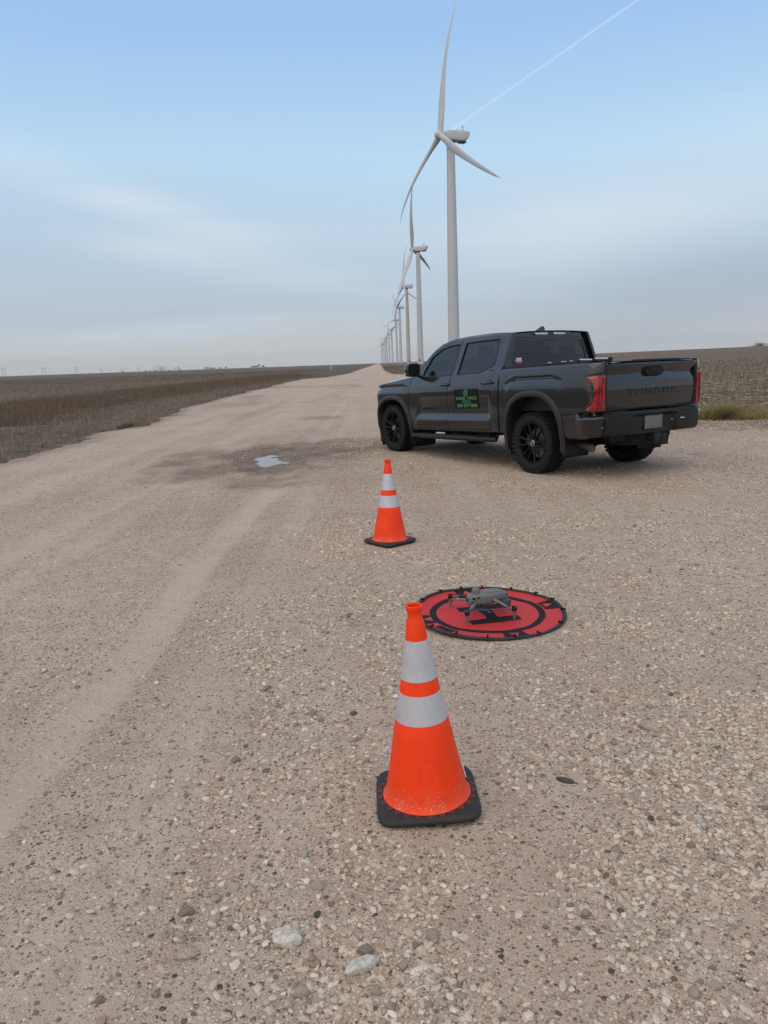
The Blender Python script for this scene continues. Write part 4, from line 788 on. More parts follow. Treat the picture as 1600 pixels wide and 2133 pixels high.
def side_y(x, z):
    if x > .7:
        w = min(1, max(0, (x - .885) / .06)) * min(1, max(0, (2.93 - .35 * (z - .63) - x) / .06)); y = (1 - w) * np.interp(z, DZ, PY) + w * np.interp(z, DZ, DY)
    else: y = np.interp(z, BZ, BY)
    for cx_, a0, a1, zc in ((-.02, .40, .62, 1.205), (3.66, .40, .56, 1.195)):       # flared wing over each wheel with a hard undercut above
        dx = abs(x - cx_); w = float(sstep(a1, a0, dx)); q = zc - .30 * max(0, dx - a0 + .04)
        if w > 0:
            y += w * (-.026 * math.exp(-((z - q) / .018) ** 2) + .016 * float(sstep(q, q - .10, z)) * float(sstep(.3, .7, z)))
            y += w * .006 * math.exp(-((z - q - .045) / .02) ** 2)
    return float(y)
XR, RR, XF, RF = -.97, .18, 4.08, .36
def side_map(u, z, d=0., sg=1):
    if u < XR: th = (XR - u) / RR; y = side_y(XR, z); r_ = RR - d; x = XR - r_ * math.sin(th); y = y - RR + r_ * math.cos(th)
    elif u > XF: th = (u - XF) / RF; y = side_y(XF, z); r_ = RF - d; x = XF + r_ * math.sin(th); y = y - RF + r_ * math.cos(th)
    else: x = u; y = side_y(u, z) - d
    return Vector((x, sg * y, z))
def resamp(poly, step):
    P = []; n = len(poly)
    for i in range(n):
        a, b = poly[i], poly[(i + 1) % n]; m = max(1, int(round(math.dist(a, b) / step)))
        for k in range(m): P.append((a[0] + (b[0] - a[0]) * k / m, a[1] + (b[1] - a[1]) * k / m))
    return P
def area(p): return sum(p[i][0] * p[(i + 1) % len(p)][1] - p[(i + 1) % len(p)][0] * p[i][1] for i in range(len(p))) / 2
def inset(poly, d):
    """offset inwards by d (polygon made counter-clockwise)"""
    if area(poly) < 0: poly = poly[::-1]
    out = []; n = len(poly)
    for i in range(n):
        a, b, c = Vector(poly[i - 1]), Vector(poly[i]), Vector(poly[(i + 1) % n]); e1, e2 = (b - a), (c - b)
        if e1.length < 1e-7 or e2.length < 1e-7: out.append(tuple(b)); continue
        n1 = Vector((-e1.y, e1.x)).normalized(); n2 = Vector((-e2.y, e2.x)).normalized(); m = n1 + n2; m = m / max(.35, m.length_squared) * 2 if m.length > .1 else n1
        out.append((b.x + m.x * d, b.y + m.y * d))
    return out
def panel(name, outline, holes, fmap, mat, parent, step=.03, lip=.03, rnd=.004, sg=1, body_=True):
    loops = [resamp(outline, step)] + [resamp(h, step) for h in holes]; P = []; E_ = []; bl = []
    for q in loops:
        o = len(P); P += q; E_ += [(o + i, o + (i + 1) % len(q)) for i in range(len(q))]; bl.append(range(o, o + len(q)))
    nb = len(P); xs = np.array([p[0] for p in loops[0]]); zs = np.array([p[1] for p in loops[0]]); gx_, gz_ = np.meshgrid(np.arange(xs.min() + step / 2, xs.max(), step), np.arange(zs.min() + step / 3, zs.max(), step * .72)); k = inpoly(gx_, gz_, loops[0])
    for h in loops[1:]: k &= ~inpoly(gx_, gz_, h)
    G = np.stack([gx_[k], gz_[k]], 1); B = np.array(P[:nb])
    ins = []
    for qi, q in enumerate(loops):
        r_ = inset(q, .011 if qi == 0 else -.011); ins += r_
    ins = np.array(ins); kk = inpoly(ins[:, 0], ins[:, 1], loops[0])
    for h in loops[1:]: kk &= ~inpoly(ins[:, 0], ins[:, 1], h)
    ins = ins[kk]; D = ((ins[:, None] - B[None]) ** 2).sum(-1).min(1) if len(ins) else np.zeros(0); ins = ins[D > .008 ** 2]
    if len(G): D = ((G[:, None] - np.concatenate([B, ins])[None]) ** 2).sum(-1).min(1); G = G[D > (step * .45) ** 2]
    P += [tuple(p) for p in ins] + [tuple(p) for p in G]
    r_ = geometry.delaunay_2d_cdt([Vector(p) for p in P], E_, [], 0, 1e-6); V2 = r_[0]; F = r_[2]; cxs = np.array([[sum(V2[i].x for i in q) / 3, sum(V2[i].y for i in q) / 3] for q in F]); k = inpoly(cxs[:, 0], cxs[:, 1], loops[0])
    for h in loops[1:]: k &= ~inpoly(cxs[:, 0], cxs[:, 1], h)
    F = [q for q, z in zip(F, k) if z]; ec = {}
    for q in F:
        for i in range(len(q)): e = (q[i], q[(i + 1) % len(q)]); ec[tuple(sorted(e))] = ec.get(tuple(sorted(e)), []) + [e]
    be = [v[0] for v in ec.values() if len(v) == 1]; bset = {i for e in be for i in e}
    V3 = [fmap(p.x, p.y, rnd if i in bset else 0.) for i, p in enumerate(V2)]; idx = {}
    for i in bset: idx[i] = len(V3); V3.append(fmap(V2[i].x, V2[i].y, lip))
    F += [(e[1], e[0], idx[e[0]], idx[e[1]]) for e in be]
    if sg < 0: V3 = [Vector((p.x, -p.y, p.z)) for p in V3]
    s = MB(); s.v = V3; s.f = [tuple(q) for q in F]; return tb(name, s, mat, parent, True, 38, body_)
def arch_pt(cx_, cz, rx, rz, t, n=2.5):
    c, s_ = math.cos(t), math.sin(t); return (cx_ + rx * math.copysign(abs(c) ** (2 / n), c), cz + rz * math.copysign(abs(s_) ** (2 / n), s_))
AR = {'r': (-.01, .40, .545, .585), 'f': (3.675, .40, .545, .585)}
def arch(k, t0=-6, t1=186, n=26, grow=0.):
    cx_, cz, rx, rz = AR[k]; return [arch_pt(cx_, cz, rx + grow, rz + grow, R(t0 + (t1 - t0) * i / n)) for i in range(n + 1)]
split = [(1.885, 1.832), (1.885, 1.33), (1.972, 1.09), (1.962, .76), (1.945, .50)]
fd = [(3.03, .50), (3.085, .72), (3.09, 1.0), (3.075, 1.15), (3.025, 1.30), (2.965, 1.352), (2.86, 1.468), (2.635, 1.665), (2.44, 1.762), (2.15, 1.820)] + split
rd = [(.875, .50)] + split[::-1] + [(1.36, 1.838), (1.0, 1.828), (.868, 1.818), (.83, 1.60), (.80, 1.39), (.845, 1.16), (.87, .90)]
both = [(3.03, .50), (3.085, .72), (3.09, 1.0), (3.075, 1.15), (3.025, 1.30), (2.965, 1.352), (2.86, 1.468), (2.635, 1.665), (2.44, 1.762), (2.15, 1.820), (1.885, 1.832), (1.36, 1.838), (1.0, 1.828), (.868, 1.818), (.83, 1.60), (.80, 1.39), (.845, 1.16), (.87, .90), (.875, .50)]
w1 = [(2.755, 1.327), (2.765, 1.40), (2.64, 1.625), (2.41, 1.738), (2.19, 1.775), (1.945, 1.782), (1.94, 1.327)]
w2 = [(1.785, 1.330), (1.775, 1.786), (1.36, 1.790), (.962, 1.786), (.925, 1.60), (.925, 1.425), (1.19, 1.336)]
# bed side, doors, wings: left and right
cab_out = [(3.098, .468), (3.098, 1.16), (3.045, 1.33)] + [(x, z) for x, z in zip(ROOF[0][::-1], ROOF[1][::-1])] + [(.705, 1.60), (.70, 1.36), (.715, 1.25), (.715, .468)]
wing = [(3.106, .475), (3.106, 1.165), (3.06, 1.325)] + [(x, z) for x, z in zip(FEN[0][1:6], FEN[1][1:6])] + [(4.62, 1.155), (4.62, .62), (4.62, .47), (4.30, .445)] + [p for p in arch('f', 2, 178) if p[1] > .40] + [(3.13, .475)]
bed = [(.690, .475), (.690, 1.30), (.675, 1.35), (-1.0, 1.352), (-1.252, 1.346), (-1.252, 1.205), (-1.005, 1.192), (-1.062, 1.10), (-1.085, .99), (-1.068, .85), (-1.0, .772), (-.95, .757), (-.57, .725)] + arch('r', 2, 178)[::-1][5:] + [(.55, .475)]
lamp = [(-1.008, 1.184), (-1.250, 1.196), (-1.252, .770), (-1.008, .774), (-1.074, .855), (-1.092, .99), (-1.068, 1.10)]
for sg in (1, -1):
    sm = lambda u, z, d=0.: side_map(u, z, d)
    panel('cab_side', cab_out, [both], sm, 'paint', TK, .035, .05, .003, sg)
    d1 = panel('front_door', inset(fd, .0045), [w1], sm, 'paint', TK, .028, .035, .004, sg); d2 = panel('rear_door', inset(rd, .0045), [w2], sm, 'paint', TK, .028, .035, .004, sg)
    panel('door_glass', inset(w1, -.006), [], lambda u, z, d=0.: side_map(u, z, d + .014), 'glass', d1, .06, .004, 0, sg); panel('door_glass', inset(w2, -.006), [], lambda u, z, d=0.: side_map(u, z, d + .014), 'glass', d2, .06, .004, 0, sg)
    for w_, dd in ((w1, d1), (w2, d2)): panel('window_seal', inset(w_, -.014), [inset(w_, .004)], lambda u, z, d=0.: side_map(u, z, d - .003), 'black', dd, .05, .012, .001, sg)
    panel('front_wing', wing, [], sm, 'paint', TK, .028, .035, .004, sg); bs = panel('bed_side', bed, [], sm, 'paint', TK, .028, .035, .004, sg)
    for k, t0, t1 in (('r', -12, 190), ('f', -12, 184)):
        s = MB(); rings = []
        for i in range(45):
            t = R(t0 + (t1 - t0) * i / 44); cx_, cz, rx, rz = AR[k]; ring = []
            for gr, d in ((.066, .006), (.062, -.010), (.050, -.018), (.012, -.022), (-.010, -.016), (-.022, .06)):
                px, pz = arch_pt(cx_, cz, rx + gr, rz + gr, t); q = side_map(px, pz, d); ring.append(Vector((q.x, sg * q.y, q.z)))
            rings.append(ring)
        s.loft(rings, False, False); tb('arch_moulding', s, 'arch')
        s = MB(); rings = []
        for i in range(33):
            t = R(-20 + 220 * i / 32); px, pz = arch_pt(AR[k][0], AR[k][1], AR[k][2] - .012, AR[k][3] - .012, t); rings.append([Vector((px, sg * .93, pz)), Vector((px, sg * .45, pz + .01))])
        s.loft(rings, False, False); cxx = AR[k][0]; s.add([(cxx - .6, sg * .5, .3), (cxx + .6, sg * .5, .3), (cxx + .6, sg * .5, 1.05), (cxx - .6, sg * .5, 1.05)], [(0, 1, 2, 3)]); tb('wheel_liner', s, 'under')
    # tail lamp: red lens, dark inner band, two vertical ribs
    tl = panel('tail_lamp', lamp, [], lambda u, z, d=0.: side_map(u, z, d - .012), 'red', TK, .03, .03, .006, sg)
    panel('lamp_inner', [(-1.034, 1.162), (-1.076, 1.09), (-1.10, .99), (-1.083, .862), (-1.05, .825), (-1.092, .845), (-1.128, .99), (-1.105, 1.10), (-1.085, 1.135)], [], lambda u, z, d=0.: side_map(u, z, d - .0155), 'gloss', tl, .03, .01, .001, sg)
    for u0_ in (-1.168, -1.200): panel('lamp_rib', [(u0_, .785), (u0_ - .006, .785), (u0_ - .006, 1.183), (u0_, 1.183)], [], lambda u, z, d=0.: side_map(u, z, d - .016), 'redd', tl, .03, .01, .0, sg)
    panel('lamp_amber_chip', [(-1.035, .788), (-1.06, .788), (-1.055, .80)], [], lambda u, z, d=0.: side_map(u, z, d - .016), 'amber', tl, .03, .004, 0, sg)  # small plain amber triangle at the foot of the tail lamp
    panel('lamp_frame', inset(lamp, -.012), [inset(lamp, -.001)], lambda u, z, d=0.: side_map(u, z, d - .004), 'gloss', tl, .03, .02, .001, sg)
    # painted bumper corner
    s = MB(); rings = []; zz = [0, .08, .22, .60, .735, .75, 1.0]; oo = [.05, .02, 0, -.010, -.030, -.026, .085]; o0 = [.05, .02, .006, .003, .003, .003, .006]
    for i in range(27):
        q = i / 26; u_ = -.575 + (-1.262 + .575) * q; zb = .372 + .085 * q ** .7; zt = .716 + .042 * min(1, q * 1.6); k = float(sstep(.36, .52, q)); ring = []
        for a, o1, o2 in zip(zz, oo, o0): z = zb + (zt - zb) * a; p = side_map(u_, z, (o1 * k + o2 * (1 - k)) - .012 * float(sstep(.3, 1, q))); ring.append(Vector((p.x, sg * p.y, p.z)))
        ring += [Vector((p.x * 1.0 + .0, p.y - sg * .10, p.z)) for p in (ring[-1], ring[0])]; rings.append(ring)
    s.loft(rings, True, True); tb('bumper_corner', s, 'paint', None, True, 22)
    s = MB(); p = side_map(-1.20, .56, -.018); s.tube([(p.x + .02, sg * (p.y - .01), p.z), (p.x - .010, sg * (p.y + .004), p.z)], .008, 12); tb('parking_sensor', s, 'chrome')
    # handles, mirror, step, flaps
    for hx, dd in ((2.055, d1), (.955, d2)):
        s = MB(); y0 = side_y(hx, 1.178); s.tube([(hx + .125, sg * (y0 - .005), 1.170), (hx + .10, sg * (y0 + .030), 1.176), (hx - .08, sg * (y0 + .034), 1.180), (hx - .115, sg * (y0 + .012), 1.178)], [.016, .020, .021, .020], 10, True, .75); s.box((hx + .005, sg * (y0 - .004), 1.172), (.15, .012, .085), None, .005); tb('door_handle', s, 'gloss', dd, True, 50)
    s = MB(); s.tube([(2.86, sg * .90, 1.345), (2.85, sg * 1.00, 1.352), (2.84, sg * 1.06, 1.38)], [.045, .038, .04], 10, True, .6)
    s.loft([sq_ring(x, sg * 1.10, 1.445, hy, hz_, .45, 24) for x, hy, hz_ in ((2.755, .112, .098), (2.765, .122, .106), (2.80, .128, .112), (2.86, .118, .104), (2.90, .085, .08), (2.915, .04, .04))]); mi = tb('door_mirror', s, 'gloss')
    s = MB(); s.loft([sq_ring(x, sg * 1.10, 1.445, .100, .088, .4, 24) for x in (2.7535, 2.7515)]); tb('mirror_glass', s, 'lens', mi)
    s = MB(); s.box((2.845, sg * 1.215, 1.395), (.07, .012, .02), None, .004); tb('mirror_lamp', s, 'clear', mi)
    s = MB(); s.tube([(3.02, sg * .985, .385), (2.98, sg * 1.0, .375), (1.9, sg * 1.005, .370), (.80, sg * 1.0, .365), (.755, sg * .985, .368)], [.030, .044, .046, .044, .034], 14, True, .85)
    for x in (2.7, 1.85, 1.0): s.box((x, sg * .90, .42), (.07, .22, .05), Matrix.Rotation(R(-25 * sg), 3, 'X'))
    tb('side_step', s, 'black'); s = MB(); s.box((1.88, sg * .985, .4135), (1.9, .055, .006), None, .002); tb('step_pad', s, 'black')
    for x0, z0, z1 in ((-.575, .20, .56), (3.10, .22, .50)): s = MB(); s.box((x0, sg * .845, (z0 + z1) / 2), (.012, .27, z1 - z0), Matrix.Rotation(R(6), 3, 'Y'), .004); tb('mud_flap', s, 'black')
    s = MB(); s.box((.63, sg * .9, 1.36), (.02, .02, .02)); s = MB(); s.box((-.13, sg * .895, 1.360), (1.62, .085, .018), None, .006); tb('bed_rail_cap', s, 'black')
    # headlamp wrapping the nose
    hl = panel('headlamp', [(4.34, 1.150), (4.60, 1.130), (4.60, .97), (4.50, .97), (4.40, 1.06)], [], lambda u, z, d=0.: side_map(u, z, d - .012), 'lens', TK, .03, .03, .004, sg)
    panel('running_light', [(4.36, 1.152), (4.61, 1.134), (4.62, .90), (4.585, .88), (4.575, 1.105), (4.37, 1.128)], [], lambda u, z, d=0.: side_map(u, z, d - .018), 'clear', hl, .03, .012, .001, sg)
    panel('turn_lamp', [(4.35, 1.122), (4.46, 1.112), (4.45, 1.085), (4.385, 1.09)], [], lambda u, z, d=0.: side_map(u, z, d - .018), 'amber', hl, .03, .012, .001, sg)
# door sign on the left rear door
def sign_map(u, z, d=0.): return Vector((u, side_y(1.5, min(1.10, z)) + .0, z)) + Vector((0, .0045 - d, 0))
SX0, SX1, SZ0, SZ1 = 1.775, 1.165, .813, 1.103
sg_ = panel('door_sign', [(SX1, SZ0), (SX0, SZ0), (SX0, SZ1), (SX1, SZ1)], [], sign_map, 'signb', TK, .05, .003, .0)
rd_map = lambda u, v, d: sign_map(SX0 - u, SZ0 + v, -d)
SW = SX0 - SX1; SHT = SZ1 - SZ0
s = strokes('DRONE FORCE', .045, .134, SW - .085, .040, .0066, rd_map, .24, 0, .0012, .0004); tb('sign_lettering', s, 'green', sg_, False)
s = strokes('806-937-5655', .060, .022, SW - .10, .045, .0072, rd_map, .22, 0, .0012, .0004); tb('sign_lettering', s, 'green', sg_, False)
s = MB(); oc = (SW * .49, .231)
for rx, rz, th in ((.056, .050, .006), (.036, .033, .005), (.016, .013, .004)):
    q = [(math.cos(2 * math.pi * k / 28), math.sin(2 * math.pi * k / 28)) for k in range(28)]
    for k in range(28):
        a, b = q[k], q[(k + 1) % 28]; s.prism([(oc[0] + rx * a[0], oc[1] + rz * a[1]), (oc[0] + rx * b[0], oc[1] + rz * b[1]), (oc[0] + (rx - th) * b[0], oc[1] + (rz - th) * b[1]), (oc[0] + (rx - th) * a[0], oc[1] + (rz - th) * a[1])], rd_map, .0012, .0004)
for q in ((-.030, .0), (.022, .0)): s.prism([(oc[0] + q[0], oc[1] - .003), (oc[0] + q[0] + .010, oc[1] - .003), (oc[0] + q[0] + .010, oc[1] + .003), (oc[0] + q[0], oc[1] + .003)], rd_map, .0012, .0004)
for q in (-.016, .014): s.prism([(oc[0] - .012, oc[1] + q), (oc[0] + .012, oc[1] + q), (oc[0] + .012, oc[1] + q + .004), (oc[0] - .012, oc[1] + q + .004)], rd_map, .0012, .0004)
tb('sign_emblem', s, 'green', sg_, False)
def font_text(txt, size, fmap, name, mat, parent, body_=True):
    cu = bpy.data.curves.new('text', 'FONT'); cu.body = txt; cu.size = size; cu.align_x = 'CENTER'; ob = bpy.data.objects.new('tmp_text', cu); COL.objects.link(ob); dg = bpy.context.evaluated_depsgraph_get(); me = bpy.data.meshes.new_from_object(ob.evaluated_get(dg))
    v = [fmap(p.co.x, p.co.y, .001) for p in me.vertices]; f = [tuple(p.vertices) for p in me.polygons]; bpy.data.objects.remove(ob, do_unlink=True); bpy.data.meshes.remove(me); bpy.data.curves.remove(cu)
    if body_: v = [shear(p) for p in v]
    return obj(name, v, f, M[mat], parent, False)
font_text('Energy Services', .032, lambda u, v, d: rd_map(SW / 2 + u, .106 + v, d), 'sign_lettering', 'green', sg_); font_text('Thermal Imaging', .032, lambda u, v, d: rd_map(SW / 2 + u, .078 + v, d), 'sign_lettering', 'green', sg_)
# dark badges on the doors, fuel flap
s = strokes('TUNDRA', 0, 0, .33, .030, .006, lambda u, v, d: Vector((2.72 - u, side_y(2.72 - u, .815 + v) + d, .805 + v)), .3, 0, .004, .0); tb('door_badge', s, 'gloss', None, False)
s = MB()
for i, k in enumerate((.014, .010, .012, .010, .012, .011)): s.box((.995 - i * .02, side_y(.95, 1.355) + .004, 1.352), (k, .008, .018), None, .001)
tbe('trim_badge', s, 'gloss')
fu = [(.50 + .098 * math.copysign(abs(math.cos(a)) ** .8, math.cos(a)), 1.118 + .098 * math.copysign(abs(math.sin(a)) ** .8, math.sin(a))) for a in (2 * math.pi * k / 32 for k in range(32))]
panel('fuel_flap_gap', inset(fu, -.004), [inset(fu, .003)], lambda u, z, d=0.: side_map(u, z, d - .0015), 'gloss', TK, .03, .003, 0); panel('fuel_flap', inset(fu, .003), [], lambda u, z, d=0.: side_map(u, z, d - .003), 'paint', TK, .025, .004, .002)
# roof, windscreen, bonnet
def skin(name, xs, half, zed, mat, crown, ny=28, pw=2., thick=.02):
    s = MB(); rings = []
    for x in xs:
        hw = half(x); rings.append([Vector((x, hw * v, zed(x) + crown(x) * (1 - abs(v) ** pw))) for v in np.linspace(1, -1, ny)])
    n = ny; s.loft(rings, False, False); return tb(name, s, mat, None, True, 60)
hwf = lambda x: side_y(x, roof_z(x)) + .002
rf = skin('roof', np.linspace(.72, 2.46, 40), hwf, roof_z, 'paint', lambda x: .024, 30, 2.4)
skin('windscreen', np.linspace(2.455, 3.02, 16), lambda x: hwf(x) - .03, lambda x: roof_z(x) - .004, 'glass', lambda x: .045, 24, 2.)
fz = lambda x: float(np.interp(x, *FEN))
def hood_hw(x): return side_y(min(x, XF), fz(x)) - (0 if x < XF else RF * (1 - math.sqrt(max(0, 1 - ((x - XF) / RF) ** 2)))) + .002
hd = skin('bonnet', list(np.linspace(3.02, 4.30, 30)) + [4.35, 4.39, 4.42], hood_hw, lambda x: fz(x), 'paint', lambda x: .055 if x < 4.2 else .055 * max(.2, 1 - (x - 4.2) / .25), 40, 7)
s = MB()
for y_ in (-.33, .33): s.tube([(3.1, y_, 1.38), (3.6, y_ * 1.05, 1.335), (4.2, y_ * 1.1, 1.262)], [.035, .03, .02], 8, True, .5)
tbe('bonnet_rib', s, 'paint', hd); s = MB(); s.box((3.06, 0, 1.36), (.12, 1.5, .05), None, .02); tb('cowl', s, 'black')
# rear wall of the cab with its window, lamp and fin
def back_map(y, z, d=0.): return Vector((.708 - .010 * 0 + .085 * max(0, z - 1.36) + .03 * (y / .7) ** 2 + d, y, z))
bk = [(y, z) for z in (.90, 1.30, 1.34, 1.40) for y in (side_y(.72, z) - .012,)] + [(side_y(.72, z) - .006, z) for z in (1.50, 1.60, 1.70, 1.78, 1.83)] + [(.67, 1.857), (.45, 1.870), (0, 1.878)]
bk = bk + [(-y, z) for y, z in bk[::-1][1:]]
win = [(.715, 1.30), (.735, 1.40), (.685, 1.60), (.635, 1.735), (.60, 1.762), (0, 1.770)]; win = win + [(-y, z) for y, z in win[::-1][1:]]
panel('cab_back', bk, [win], back_map, 'paint', TK, .04, .04, .004); rg = panel('rear_window', inset(win, -.008), [], lambda y, z, d=0.: back_map(y, z, d + .006), 'glass', TK, .08, .004, 0)
panel('window_seal', inset(win, -.018), [inset(win, .012)], lambda y, z, d=0.: back_map(y, z, d - .003), 'gloss', rg, .06, .01, .001)
bl = panel('brake_lamp', [(.37, 1.862), (-.37, 1.862), (-.30, 1.818), (.30, 1.818)], [], lambda y, z, d=0.: back_map(y, z, d - .010), 'gloss', TK, .05, .02, .002)
for y0 in (.06, -.28): panel('cargo_light', [(y0, 1.826), (y0 + .22, 1.826), (y0 + .24, 1.852), (y0 - .0, 1.852)], [], lambda y, z, d=0.: back_map(y, z, d - .016), 'clear', bl, .05, .008, .001)
s = MB(); s.loft([[Vector((x0 + (x1 - x0) * k / 9, .03 + w * math.sin(math.pi * k / 9) * sd_ , z)) for k, sd_ in [(j, 1) for j in range(10)] + [(j, -1) for j in range(8, 0, -1)]] for x0, x1, w, z in ((.83, 1.06, .035, 1.893), (.835, 1.03, .030, 1.915), (.85, .97, .018, 1.94), (.862, .915, .008, 1.955))]); tb('roof_fin', s, 'gloss', None, True, 60)
# decal on the rear window
zc0, yc0 = 1.440, .625
for nm_, y0, y1, z0, z1, mt, o in (('flagb', .670, .632, 1.425, 1.505, 'flagb', .0), ('flagw', .632, .545, 1.455, 1.505, 'flagw', 0.), ('flagr', .632, .545, 1.425, 1.455, 'flagr', 0.), ('g', .628, .552, 1.464, 1.471, 'flagg', .001), ('g', .628, .552, 1.477, 1.484, 'flagg', .001)):
    pz_ = [back_map(y_, z_, .002 - .004 - o) for y_, z_ in ((y0, z0 - 0), (y1, z0), (y1, z1), (y0, z1))]; s = MB(); s.add(pz_, [(0, 1, 2, 3)]); tb('window_decal', s, mt, rg, False)
s = MB(); q = [back_map(.651 + .014 * (1 if k % 2 == 0 else .42) * math.sin(math.pi * k / 5), 1.468 + .014 * (1 if k % 2 == 0 else .42) * math.cos(math.pi * k / 5), -.0035) for k in range(10)]; s.add([back_map(.651, 1.468, -.0035)] + q, [(0, k + 1, (k + 1) % 10 + 1) for k in range(10)]); tb('decal_star', s, 'flagw', rg, False)
# bed: floor, inner walls, bulkhead, rails
s = MB(); s.box((-.25, 0, .78), (1.80, 1.62, .03)); s.box((.645, 0, 1.06), (.03, 1.7, .56)); s.box((-.25, .80, 1.06), (1.8, .04, .58)); s.box((-.25, -.80, 1.06), (1.8, .04, .58)); tb('bed_liner', s, 'black')
s = MB()
for x0, x1 in ((-.62, -.85), (-.89, -1.12)): s.tube([(x0, .72, 1.405), (x1, .72, 1.392)], .012, 8)
for x0, x1 in ((-.02, .05), (-.30, -.22), (-.42, -.38)): s.tube([(x0, .66, 1.40), (x1, .66, 1.40)], .008, 6)
tbe('bed_bar', s, 'silver'); s = MB()
for x in (-.60, -.87, -1.135): s.box((x, .72, 1.385), (.05, .035, .05), None, .008)
s.tube([(.12, .60, 1.385), (-1.1, .66, 1.372)], .014, 8); s.box((.30, .2, 1.36), (.30, 1.3, .06), None, .02); tbe('bed_bar_mount', s, 'black')
# tailgate
TZ = [.74, .76, .85, 1.0, 1.12, 1.185, 1.205, 1.30, 1.318, 1.336, 1.346]; TXX = [-1.145, -1.150, -1.166, -1.174, -1.166, -1.142, -1.140, -1.186, -1.190, -1.178, -1.140]
def tg(y, z, d=0.):
    zz_ = z + (-.018 * float(sstep(.36, .30, abs(y - .0))) if 1.14 < z < 1.26 else 0); return Vector((float(np.interp(zz_, TZ, TXX)) + .028 * (abs(y) / .8) ** 3 + d, y, z))
gate = panel('tailgate', [(-.798, .757), (.798, .757), (.800, 1.345), (-.800, 1.345)], [], tg, 'paint', TK, .026, .04, .005)
s = MB(); s.box((-1.165, 0, 1.350), (.07, 1.56, .012), None, .004); s.box((-1.16, -.05, 1.362), (.05, .82, .014), None, .005); tb('tailgate_cap', s, 'black', gate)
s = strokes('TUNDRA', 0, 0, .90, .078, .021, lambda u, v, d: tg(.45 - u, .935 + v, -d), .42, 0, .006, -.002); tb('tailgate_lettering', s, 'gloss', gate, False)
s = strokes('4X4', 0, 0, .15, .032, .009, lambda u, v, d: tg(.755 - u, .80 + v, -d), .15, -.1, .005, -.002); tb('drive_badge', s, 'gloss', gate, False)
hb = [(.165, 1.225), (.125, 1.275), (-.125, 1.275), (-.165, 1.225), (-.125, 1.172), (.125, 1.172)]; s = MB(); s.prism(hb, lambda y, z, d: Vector((-1.172 - d, y, z)), .012, -.04); hn = tb('tailgate_handle', s, 'gloss', gate, True, 30)
s = MB(); s.box((-1.186, .0, 1.222), (.012, .19, .060), None, .004); tb('handle_recess', s, 'under', hn)
s = MB(); s.tube([(-1.19, .03, 1.205), (-1.197, .03, 1.205)], .012, 12); tb('rear_camera', s, 'lens', hn)
# rear bumper: black steel bar with step pads, blank number plate in its recess
s = MB(); pr = [(-1.10, .742), (-1.215, .738), (-1.228, .728), (-1.232, .705), (-1.240, .700), (-1.243, .672), (-1.252, .666), (-1.252, .570), (-1.240, .490), (-1.200, .452), (-1.10, .448)]; rings = []
for y_ in np.linspace(.835, -.835, 41):
    cv_ = .055 * (abs(y_) / .835) ** 4; lf = .030 * float(sstep(.50, .66, abs(y_))); rc = .045 * float(sstep(.40, .34, abs(y_ - .02))); rings.append([Vector((x + cv_ + (rc if .46 < z < .70 else 0), y_, z + (0 if z > .6 else lf * 0 + .0))) for x, z in pr])
s.loft(rings); rb = tb('rear_bumper', s, 'black', None, True, 30)
for y0, y1 in ((.46, .80), (-.46, -.80)):
    for z_, x_ in ((.7465, -1.155), (.7465, -1.190), (.712, -1.232)): s = MB(); s.box((x_, (y0 + y1) / 2, z_), (.018, abs(y1 - y0), .010), None, .003); tb('step_tread', s, 'arch', rb)
s = MB(); s.box((-1.2145, .03, .585), (.006, .305, .155), None, .002); pl = tb('number_plate', s, 'plate', rb); 
s = MB(); s.box((-1.2125, .03, .585), (.006, .335, .180), None, .003); tb('plate_frame', s, 'gloss', rb)
s = MB(); s.tube([(-1.205, -.31, .60), (-1.214, -.31, .60)], .008, 8); s.box((-1.250, -.46, .61), (.008, .075, .012)); tbe('bumper_reflector', s, 'clear', rb)
s = MB(); s.box((-1.05, -.02, .385), (.34, .085, .085), None, .01); s.box((-.95, 0, .405), (.09, 1.1, .09), None, .02); s.box((-1.235, -.02, .385), (.03, .115, .115), None, .012); s.box((-1.20, -.17, .375), (.05, .10, .11), None, .02); tb('tow_hitch', s, 'black')
s = MB(); s.tube([(-.20, .70, .47), (-.60, .72, .44), (-.86, .80, .415), (-1.00, .86, .405)], [.042, .042, .045, .048], 16); tb('exhaust_pipe', s, 'exhaust', None, True, 60, False)
# underbody, axles, spare
s = MB(); s.box((1.5, 0, .55), (5.0, 1.30, .14)); s.box((1.85, 0, .52), (2.2, 1.88, .06)); s.box((4.1, 0, .60), (.6, 1.3, .3)); s.box((1.5, .46, .46), (5.0, .09, .14)); s.box((1.5, -.46, .46), (5.0, .09, .14)); s.box((-.95, 0, .62), (.5, 1.5, .2)); tb('chassis', s, 'under')
s = MB(); s.tube([(0, .8, .41), (0, -.8, .41)], .05, 12); s.lathe([(.05, -.15), (.15, -.08), (.16, .05), (.08, .15)], 20, 'x', (0, -.05, .41)); s.tube([(3.7, .8, .41), (3.7, -.8, .41)], .045, 12); tb('axle', s, 'under', None, True, 40, False)
s = MB(); s.lathe([(.15, .40), (.38, .40), (.40, .46), (.40, .56), (.38, .62), (.15, .62)], 36, 'z', (-.72, 0, 0)); tb('spare_wheel', s, 'rubber', None, True, 40, False)
